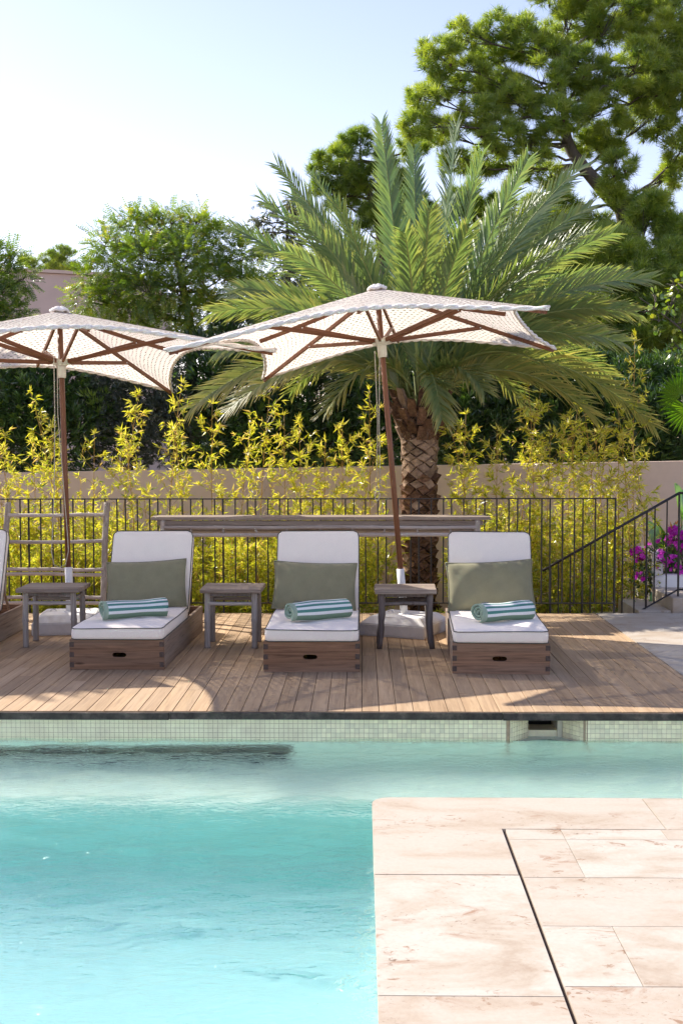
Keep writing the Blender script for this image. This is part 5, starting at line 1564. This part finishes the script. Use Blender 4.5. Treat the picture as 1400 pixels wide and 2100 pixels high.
while z < z_top - 0.30:
    light = z > z_top - 0.80 + random.uniform(-0.08, 0.08)
    for k in range(nr):
        a = (k + 0.5 * (j % 2)) / nr * 2 * math.pi + 0.2 + random.uniform(-.03, .03)
        lt = light or (random.random() < 0.12 and z > 0.5)
        o = bpy.data.objects.new('leaf_base', random.choice(pale if lt else darkm)); put(o, trunk)
        r = tr(z) - 0.232
        o.location = (-math.sin(a) * 0, 0, z + random.uniform(-.006, .006))
        R_ = tr(z) - (0.235 if lt else 0.225) + 0.235 - 0.0
        rr_ = tr(z)
        cv = 0.235 if lt else 0.225
        o.location = (math.sin(a) * (rr_ - 0.006), -math.cos(a) * (rr_ - 0.006), z + random.uniform(-.006, .006))
        o.rotation_euler = (random.uniform(-.18, .18), random.uniform(-.22, .22), a)
        o.scale = (random.uniform(.85, 1.08), random.uniform(.7, 1.5), random.uniform(.8, 1.12))
    z += dz; j += 1
# old cut stalks flaring out under the crown
for row, (n_, z_, tilt, ln) in enumerate(((9, z_top - 0.32, 28, 0.17), (10, z_top - 0.24, 34, 0.19), (10, z_top - 0.15, 36, 0.22), (10, z_top - 0.06, 30, 0.24), (9, z_top + 0.02, 22, 0.26))):
    for k in range(n_):
        a = (k + 0.5 * (row % 2)) / n_ * 2 * math.pi + random.uniform(-.08, .08)
        w0, w1, t0, t1 = 0.060, 0.036, 0.030, 0.016
        V = [(-w0, -t0, 0), (w0, -t0, 0), (w0, t0, 0), (-w0, t0, 0), (-w1, -t1, ln), (w1, -t1 - .004, ln * random.uniform(.8, 1)), (w1, t1, ln * .9), (-w1, t1, ln * .9)]
        o = MB().add(V, [(3, 2, 1, 0), (4, 5, 6, 7), (0, 1, 5, 4), (1, 2, 6, 5), (2, 3, 7, 6), (3, 0, 4, 7)]).build('cut_stalk', M['palm_base_dark'] if random.random() < .75 else M['palm_base'], trunk)
        rr_ = tr(z_) - 0.02
        o.location = (math.sin(a) * rr_, -math.cos(a) * rr_, z_ - 0.02)
        o.rotation_euler = Euler((math.radians(tilt + random.uniform(-8, 8)), random.uniform(-.12, .12), a), 'XYZ')
# shaggy fibre
fib = MB(); rg = np.random.default_rng(5)
for k in range(420):
    a = rg.uniform(0, 6.28); z_ = rg.uniform(z_top - 0.35, z_top + 0.12); r_ = tr(z_) + rg.uniform(0, 0.05)
    p = np.array([math.sin(a) * r_, -math.cos(a) * r_, z_])
    d = unit(np.array([math.sin(a), -math.cos(a), rg.uniform(-1.2, 0.6)]) + rg.normal(size=3) * .4) * rg.uniform(.04, .11)
    s = unit(np.cross(d, (0, 0, 1.0))) * 0.0025
    fib.add([p - s, p + s, p + d], [(0, 1, 2)])
tag(fib.build('fibre', M['palm_base'], trunk), kind='stuff')

def frond(tip, lift, tone, seed, roll=0.0, leaf_len=0.47, back=0.0):
    rng = np.random.default_rng(seed)
    tip = np.array(tip) - np.array((PB[0], PB[1], ZG))
    a0 = math.atan2(tip[1], tip[0])
    base = np.array([math.cos(a0) * 0.12, math.sin(a0) * 0.12, z_top + 0.05 + rng.uniform(-0.05, 0.15)])
    L = np.linalg.norm(tip - base)
    ctrl = base + (tip - base) * 0.42 + np.array([0, 0, (lift + 0.10 * min(1.0, math.hypot(tip[0], tip[1]) / 2.0)) * L])
    n = 40
    pts = bez(base, ctrl, tip, n)
    T = unit(np.gradient(pts, axis=0))
    rad = np.linspace(0.022, 0.0035, n)
    hd = np.array([tip[0], tip[1], 0]); hl = np.linalg.norm(hd)
    ref = unit(np.cross(hd / max(hl, 1e-6), (0, 0, 1.0))) if hl > 0.25 else np.array([1.0, 0, 0])
    rach = MB().tube(pts, rad, 6, True, flat=0.7).build('frond', M['rachis'], palm, True)
    lf = MB()
    N_ = 72
    arc_ = np.r_[0, np.cumsum(np.linalg.norm(np.diff(pts, axis=0), axis=1))]
    S0 = arc_[-1]
    V = []; F = []; TT = []
    for k in range(N_):
        t = 0.13 + 0.87 * (k / (N_ - 1)) ** 0.92
        s = t * S0
        p = np.array([np.interp(s, arc_, pts[:, q]) for q in range(3)])
        tg = unit(np.array([np.interp(s, arc_, T[:, q]) for q in range(3)]))
        side = unit(ref - tg * np.dot(ref, tg)); up = np.cross(side, tg)
        if up[2] < 0 and T[0][2] > 0 and abs(up[2]) > 0.3 and False: up = -up
        c, sn = math.cos(roll), math.sin(roll)
        side, up = side * c + up * sn, up * c - side * sn
        env = min(1.0, 0.35 + (t - 0.13) / 0.22) * (1.0 - 0.52 * max(0, (t - 0.55) / 0.45) ** 1.3)
        for sd in (-1, 1):
            ll = leaf_len * env * rng.uniform(0.88, 1.08)
            fwd = 0.95 + 0.55 * t + rng.normal(0, 0.05)
            d = unit(tg * fwd + side * sd * 0.72 + up * (rng.choice((0.50, 0.12)) + rng.normal(0, 0.12)))
            w = 0.0130 * (0.6 + 0.4 * env)
            wn_ = unit(np.cross(d, up)) * w
            g = np.array([0, 0, -1.0])
            p1 = p + d * ll * 0.5 + g * ll * 0.02
            p2 = p + d * ll + g * ll * rng.uniform(0.05, 0.22)
            i0 = len(V)
            V += [p - wn_ * 0.7, p + wn_ * 0.7, p1 + wn_, p1 - wn_, p2]
            F += [(i0, i0 + 1, i0 + 2), (i0, i0 + 2, i0 + 3), (i0 + 3, i0 + 2, i0 + 4)]
            tv = tone + rng.normal(0, 0.06) + 0.10 * t
            TT += [tv, tv, tv + 0.06, tv + 0.06, tv + 0.32]
    me = np_mesh('leaflets', np.array(V), [np.array(F)], M['palm_leaf'], False, np.clip(TT, 0, 1))
    put(bpy.data.objects.new('leaflets', me), rach)
fr = [  # tip, lift, tone
    ((0.227, 13.9, 5.296), 0.06, 0.08), ((0.626, 14.6, 5.178), 0.04, 0.05), ((1.088, 14.0, 5.295), 0.05, 0.08), ((1.281, 13.1, 4.747), 0.07, 0.12), 
    ((2.429, 13.5, 4.729), 0.12, 0.26), ((1.845, 12.8, 4.236), 0.12, 0.24), ((2.675, 14.3, 4.442), 0.13, 0.28), ((2.353, 12.9, 3.885), 0.15, 0.30), ((1.798, 14.5, 4.802), 0.08, 0.18),
    ((-0.941, 13.8, 4.817), 0.10, 0.12), ((-0.648, 13.0, 4.083), 0.12, 0.22), ((-1.448, 13.7, 4.109), 0.13, 0.18), ((-1.189, 14.6, 4.084), 0.13, 0.20), ((-0.263, 12.7, 4.166), 0.10, 0.20), ((-0.604, 14.8, 4.94), 0.08, 0.15),
    ((-1.406, 13.9, 3.466), 0.17, 0.32), ((-0.95, 12.9, 3.125), 0.18, 0.34), ((-1.651, 15.0, 3.551), 0.16, 0.25), ((-0.721, 12.6, 3.645), 0.14, 0.24),
    ((3.236, 13.7, 3.519), 0.17, 0.28), ((2.52, 13.0, 3.113), 0.18, 0.34), ((3.171, 14.9, 3.758), 0.16, 0.26), ((1.906, 12.5, 3.618), 0.14, 0.26),
    ((0.681, 12.2, 4.013), 0.22, 0.26), ((0.432, 12.1, 3.754), 0.2, 0.22), ((1.083, 12.3, 3.835), 0.2, 0.24), ((0.361, 15.3, 4.682), 0.12, 0.12), ((1.153, 15.2, 4.779), 0.12, 0.14), ((1.654, 15.3, 4.493), 0.14, 0.2), ((-0.258, 15.4, 4.213), 0.14, 0.2),
    ((-1.88, 13.3, 2.071), 0.34, 0.58), ((-1.584, 14.3, 2.086), 0.34, 0.58), ((-1.128, 12.5, 2.221), 0.33, 0.58), ((-0.352, 12.4, 2.013), 0.42, 0.50), ((0.823, 12.4, 1.92), 0.50, 0.42),
    ((3.238, 13.4, 1.863), 0.36, 0.58), ((2.437, 12.7, 1.965), 0.36, 0.58), ((2.0, 12.4, 2.408), 0.3, 0.42), ((3.003, 14.6, 2.486), 0.3, 0.36), ((-1.553, 13.1, 2.675), 0.28, 0.38), ((1.259, 12.5, 2.215), 0.42, 0.44), ((2.045, 14.9, 2.085), 0.4, 0.4), ((-0.859, 14.9, 2.333), 0.4, 0.4)]
rg = np.random.default_rng(77)
fr += [((1.794, 13.2, 4.726), 0.08, 0.14), ((-1.073, 13.2, 4.323), 0.12, 0.18), ((2.72, 13.3, 3.954), 0.15, 0.24), ((2.928, 13.0, 3.07), 0.22, 0.34), ((-1.17, 13.0, 2.823), 0.24, 0.36),
       ((2.232, 12.6, 2.775), 0.26, 0.38), ((-0.776, 12.6, 2.633), 0.26, 0.38), ((2.33, 14.2, 4.621), 0.1, 0.16), ((-0.821, 14.4, 4.623), 0.1, 0.16), ((2.86, 13.4, 2.792), 0.26, 0.36), ((-1.628, 13.3, 3.12), 0.22, 0.32)]
for i, (tip, lift, tone) in enumerate(fr):
    lat = abs(tip[0] - PB[0]) > 1.3 * abs(tip[1] - PB[1])
    frond(tip, lift, tone, 100 + i, roll=random.choice((-1, 1)) * random.uniform(0.75, 1.2) if lat else random.uniform(-0.35, 0.35))

# ------------------------------------------------------------------ yellow bamboo
def bamboo_plant_mesh(H, seed, dense):
    rng = np.random.default_rng(seed)
    culm = MB()
    bend = rng.normal(0, 0.06, 2) * H
    def at(t): return np.array([bend[0] * t ** 2.2, bend[1] * t ** 2.2, t * H])
    culm.tube([at(t) for t in np.linspace(0, 1, 12)], np.linspace(0.0085, 0.0022, 12), 5)
    Pp, Dd, Ss, Tt = [], [], [], []
    z = rng.uniform(0.12, 0.25)
    az = rng.uniform(0, 6.28)
    while z < H * 0.99:
        t = z / H
        p = at(t)
        nb = rng.integers(2, 4) if t < 0.9 else 1
        for q in range(nb):
            az += 2.4 + rng.normal(0, .5)
            bl = (0.40 - 0.22 * t) * rng.uniform(0.55, 1.15) * (1.0 if t < 0.93 else 0.5)
            el = math.radians(rng.uniform(28, 58))
            d = np.array([math.cos(az) * math.cos(el), math.sin(az) * math.cos(el), math.sin(el)])
            e = p + d * bl + np.array([0, 0, -0.05 * bl])
            culm.tube(bez(p, p + d * bl * .5 + (0, 0, .02), e, 4), np.linspace(0.0028, 0.0010, 4), 3, False)
            nc = int(rng.integers(2, 5) * dense) + 1
            for c in range(nc):
                f = rng.uniform(0.3, 1.0) if c else 1.0
                cp = p + (e - p) * f + rng.normal(size=3) * 0.012
                k = rng.integers(4, 8)
                cd = unit(d + rng.normal(size=3) * .5)
                for m_ in range(k):
                    Pp.append(cp); Dd.append(unit(cd * 0.8 + rng.normal(size=3) * 0.55 + np.array([0, 0, -0.10])))
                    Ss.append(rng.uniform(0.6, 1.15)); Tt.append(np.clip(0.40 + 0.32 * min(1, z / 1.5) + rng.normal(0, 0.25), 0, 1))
        z += rng.uniform(0.10, 0.16)
    for m_ in range(9):
        Pp.append(at(1)); Dd.append(unit(rng.normal(size=3) * .6 + (0, 0, .7))); Ss.append(rng.uniform(.7, 1.1)); Tt.append(0.75)
    tm_ = [t_lance(0.088, 0.0135, 0.10), t_lance(0.070, 0.0115, 0.25), t_lance(0.098, 0.0125, 0.38)] if H > 1.6 else [t_lance(0.085, 0.0125, 0.10), t_lance(0.068, 0.0105, 0.22), t_lance(0.095, 0.0115, 0.32)]
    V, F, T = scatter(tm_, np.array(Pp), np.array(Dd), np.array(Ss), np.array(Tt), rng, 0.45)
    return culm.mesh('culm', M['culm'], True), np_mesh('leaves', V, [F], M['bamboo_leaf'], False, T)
BAM = {}
for hh in (1.1, 1.4, 1.9, 2.3, 2.7, 3.2):
    BAM[hh] = [bamboo_plant_mesh(hh, int(hh * 100) + q, (1.9 if hh < 1.6 else 0.95) * (1.15 if q % 2 == 0 else 0.8)) for q in range(4)]
def low_label(x, y):
    u = x / y * 2450 + 742            # bearing seen from the pool
    for lim, words in ((140, 'left of the left parasol pole'), (315, 'behind the left full lounger'), (560, 'between the left and middle loungers'), (805, 'behind the middle lounger, left of the palm'),
                       (1000, 'just right of the palm trunk'), (1262, 'behind the bare right end of the railing')):
        if u < lim: return 'low yellow bamboo behind the railing, ' + words
    return 'low yellow bamboo beyond the end post of the railing'
ORD = 'first second third fourth fifth sixth seventh eighth ninth tenth eleventh twelfth thirteenth fourteenth fifteenth sixteenth seventeenth eighteenth nineteenth twentieth'.split()
def tall_label(i, n):
    if i < n // 2: return 'tall yellow bamboo rising above the pink wall, %s tall stem from the left' % ORD[i]
    return 'tall yellow bamboo rising above the pink wall, %s tall stem from the right' % ORD[n - 1 - i]
def bamboo_plant(x, y, H, label):
    k = min(BAM, key=lambda a: abs(a - H))
    cm, lm = random.choice(BAM[k])
    r = empty('bamboo_plant', (x, y, ZG), (random.gauss(0, .03), random.gauss(0, .03), random.uniform(0, 6.28)), label, 'bamboo', 'yellow bamboo behind the railing')
    r.scale = (1, 1, H / k)
    put(bpy.data.objects.new('culm', cm), r); put(bpy.data.objects.new('leaves', lm), r)
tall = [(-3.789, 13.2, 1.884), (-3.263, 13.4, 2.269), (-2.794, 13.6, 2.249), (-3.305, 13.0, 1.826), (-2.187, 13.2, 2.337), (-1.938, 13.5, 1.831), (-1.648, 13.4, 2.101), (-1.362, 13.0, 1.823), (-1.172, 13.6, 2.3), (-0.903, 13.3, 1.988), (-0.692, 13.1, 1.929), (-0.453, 13.6, 1.719),
        (-0.225, 13.2, 1.877), (0.1, 13.5, 2.265), (-0.063, 13.0, 1.661), (1.103, 13.7, 1.995), (1.313, 13.3, 2.091), (1.699, 13.5, 2.261), (1.823, 13.1, 2.295), (2.22, 13.4, 1.93), (2.337, 13.0, 1.973), (2.747, 13.6, 1.988), (3.071, 13.5, 2.855),
        (2.94, 13.0, 2.051), (1.996, 13.0, 1.816), (1.47, 13.0, 1.817), (2.508, 13.2, 1.818), (2.849, 13.3, 1.872), (-3.023, 13.4, 1.777), (-2.445, 13.1, 1.773), (-4.039, 13.3, 1.724), (-4.399, 13.4, 1.834), (3.08, 12.9, 1.551), (2.334, 13.6, 2.099), (2.585, 13.2, 2.085), (-3.739, 13.6, 1.725)]
tall.sort(key=lambda p: p[0] / p[1])
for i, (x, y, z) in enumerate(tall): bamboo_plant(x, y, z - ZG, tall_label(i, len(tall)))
x = -4.3
while x < 3.05:
    for row in range(3):
        xx, yy_ = x + random.uniform(-.11, .11), (12.35, 12.85, 13.6)[row] + random.uniform(-.2, .2)
        if (abs(xx / yy_ - PB[0] / PB[1]) < 0.030) or math.hypot(xx - PB[0], yy_ - PB[1]) < 0.40 or (xx > 1.55 and yy_ < 12.75) or (xx > 2.7 and yy_ < 13.1): continue
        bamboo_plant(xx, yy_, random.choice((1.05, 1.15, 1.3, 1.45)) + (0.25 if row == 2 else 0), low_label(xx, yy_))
    x += 0.125

# ------------------------------------------------------------------ right corner planting
BOU = [t_whorl(5, 0.040, 0.036, s, 40, 80, -0.1) for s in range(4)]
bcl = [(3.376, 12.95, 0.612, 0.106), (3.417, 12.95, 0.707, 0.095), (3.471, 12.95, 0.602, 0.127), (2.917, 12.75, 0.513, 0.068), (2.964, 12.75, 0.451, 0.068), (3.056, 12.75, 0.555, 0.036), (3.164, 12.7, 0.487, 0.047), (3.197, 12.8, 0.603, 0.042), (3.324, 12.8, 0.415, 0.063), (3.409, 12.8, 0.299, 0.073), (2.986, 12.7, 0.258, 0.052), (2.908, 12.7, 0.258, 0.026), (3.289, 12.8, 0.352, 0.052), (3.592, 13.0, 0.438, 0.159), (3.185, 12.8, 0.378, 0.052), (2.966, 12.8, 0.394, 0.042)]
def bleaves(root, Ps, Ds, rng, b):
    cl = [(3.106, 12.95, 0.39, 0.211), (3.329, 13.0, 0.385, 0.233), (2.991, 12.9, 0.262, 0.137), (3.175, 12.9, 0.21, 0.137), (3.487, 13.0, 0.385, 0.244), (3.097, 12.9, 0.13, 0.105)]
    pp, oo = [], []
    for c in cl:
        p, o, _ = clump_points(c, int(130 * (c[3] / 0.2) ** 2), rng, 0.9, 0.2); pp.append(p); oo.append(o)
    pp = np.concatenate(pp); oo = np.concatenate(oo)
    V, F, T = scatter([t_lance(0.055, 0.032, .1)], pp, oo + rng.normal(size=pp.shape) * .5, rng.uniform(.7, 1.2, len(pp)), np.clip(rng.normal(.35, .25, len(pp)), 0, 1), rng)
    leaf_obj('leaves', V, F, T, M['oleander'], root, b)
make_tree('bougainvillea', 'bougainvillea with magenta flowers over the white planter', 'flowering shrub', (3.55, 13.0, -0.05), [(3.55, 13.0, -0.05), (3.358, 13.0, 0.225), (3.38, 13.0, 0.545)], [0.02, 0.016, 0.006],
          bcl, BOU, M['bougain'], 500, 71, None, tone=(0.5, 0.25), r_limb=0.006, twigs=3, up=0.2, shell=0.3, extra=bleaves, part='flowers')

def paddle(L, W, stalk, seed, n=9):
    """broad paddle leaf with a midrib fold, along +y, arching down"""
    V = []; F = []
    ts = np.linspace(0, 1, n)
    for t in ts:
        w = W / 2 * (math.sin(math.pi * min(1, t * 0.93 + 0.05)) ** 0.6)
        y = stalk + L * t * (1 - 0.08 * t); z = 0.10 * L * math.sin(t * 1.4) - 0.22 * L * t * t
        V += [(-w, y, z + 0.12 * w), (0, y, z - 0.05 * w), (w, y, z + 0.12 * w)]
    for i in range(n - 1):
        a = 3 * i
        F += [(a, a + 1, a + 4, a + 3), (a + 1, a + 2, a + 5, a + 4)]
    return np.array(V), np.array(F)
def big_leaf_plant(name, label, cat, base, leaves, flowers=()):
    root = empty(name, base, (0, 0, 0), label, cat)
    for i, (end, W, f) in enumerate(leaves):
        e = Vector(end) - Vector(base)
        L = e.length; st_ = L * (1 - f)
        V, F = paddle(L * f, W, st_, i)
        d = e.normalized()
        lf_ = MB().add(V, F, 0.3 + 0.5 * random.random()).build('leaf', M['broad'], root, True)
        lf_.rotation_mode = 'QUATERNION'
        q = Vector((0, 1, 0)).rotation_difference(d)
        lf_.rotation_quaternion = q @ Quaternion((0, 1, 0), random.uniform(-0.6, 0.6) + (1.2 if i == 0 else 0.3))
        MB().tube([(0, 0, 0), (0, st_ * .5, 0.005), (0, st_ + 0.03, 0)], [0.014, 0.011, 0.007], 6).build('stalk', M['rachis'], lf_, True)
    for f_ in flowers:
        e = np.array(f_) - np.array(base)
        fm = MB()
        V, F, T = scatter([t_lance(0.13, 0.03, .05)], np.tile(e, (8, 1)), np.array([(-1, -.2, .5), (-.6, 0, .9), (-.2, .2, 1), (.3, 0, 1), (.7, -.1, .6), (-.9, 0, .1), (0.1, -.4, .8), (.5, .3, .9)]), np.linspace(.8, 1.2, 8), RNG.random(8), RNG)
        fm.add(V, F, T).build('flower', M['orange'], root)
        MB().tube([(0, 0, 0), e * 0.6 + (0, 0, 0.05), e], 0.008, 5).build('flower_stalk', M['rachis'], root, True)
    return root
big_leaf_plant('bird_of_paradise', 'broad leaved plant with an orange flower behind the stair railing', 'plant', (3.62, 13.35, -0.1),
    [((3.247, 13.3, 0.954), 0.26, 0.62), ((3.16, 13.2, 0.841), 0.20, 0.6), ((3.502, 13.3, 1.251), 0.17, 0.28), ((3.541, 13.2, 1.174), 0.18, 0.3), ((3.444, 13.1, 0.814), 0.14, 0.4), ((3.598, 13.2, 0.851), 0.2, 0.4), ((3.349, 13.2, 0.69), 0.2, 0.5)], [(3.406, 13.15, 0.693)])
big_leaf_plant('strap_leaf_plant', 'low green strap leaved plant at the foot of the planter', 'plant', (2.93, 12.5, -0.5),
    [((2.9, 12.5, 0.1), 0.05, 0.95), ((2.977, 12.5, 0.048), 0.05, 0.95), ((2.825, 12.5, 0.012), 0.05, 0.95), ((3.052, 12.5, 0.151), 0.05, 0.95), ((2.98, 12.4, -0.015), 0.05, 0.95), ((3.115, 12.5, -0.029), 0.05, 0.95)])
# fan palm leaves at the right edge
fp = empty('fan_palm', (4.1, 13.6, ZG), (0, 0, 0), 'fan palm leaf lit yellow green at the right edge above the wall', 'palm tree')
def fan(cx, rad_, a0, a1, n, tone, name='fan_leaf'):
    c = np.array(cx) - np.array((4.1, 13.6, ZG))
    V = []; F = []; T = []
    for k in range(n):
        a = math.radians(a0 + (a1 - a0) * k / (n - 1)); da = math.radians((a1 - a0) / (n - 1)) * 0.5
        dep = 0.06 * math.sin(k * 1.3)
        def pt(r_, q, y=0.0): return c + np.array([r_ * math.cos(q), y - 0.15 * r_ * r_, r_ * math.sin(q)])
        i0 = len(V)
        V += [pt(0.01, a), pt(rad_ * .62, a - da, -.02), pt(rad_ * .62, a, .015), pt(rad_ * .62, a + da, -.02), pt(rad_ * random.uniform(.9, 1.05), a, dep * .3)]
        F += [(i0, i0 + 1, i0 + 2), (i0, i0 + 2, i0 + 3), (i0 + 1, i0 + 4, i0 + 2), (i0 + 2, i0 + 4, i0 + 3)]
        T += [tone + 0.3, tone, tone, tone, tone + 0.1]
    lf_ = put(bpy.data.objects.new(name, np_mesh(name, np.array(V), [np.array(F)], M['broad'], False, np.clip(T, 0, 1))), fp)
    MB().tube([(0, 0, 0.9), c * 0.6 + (0, 0, .3), c], [0.012, 0.01, 0.007], 6).build('stalk', M['rachis'], lf_, True)
fan((3.548, 13.4, 2.187), 0.30, 60, 215, 15, 0.75)
fan((3.663, 13.5, 2.049), 0.34, 150, 265, 12, 0.7)
fan((3.895, 13.8, 2.436), 0.36, 20, 220, 15, 0.35)
MB().tube([(0, 0, 0), (0.03, 0, 0.5), (0, 0, 1.0)], [0.10, 0.09, 0.08], 10).build('trunk', M['palm_base_dark'], fp, True)
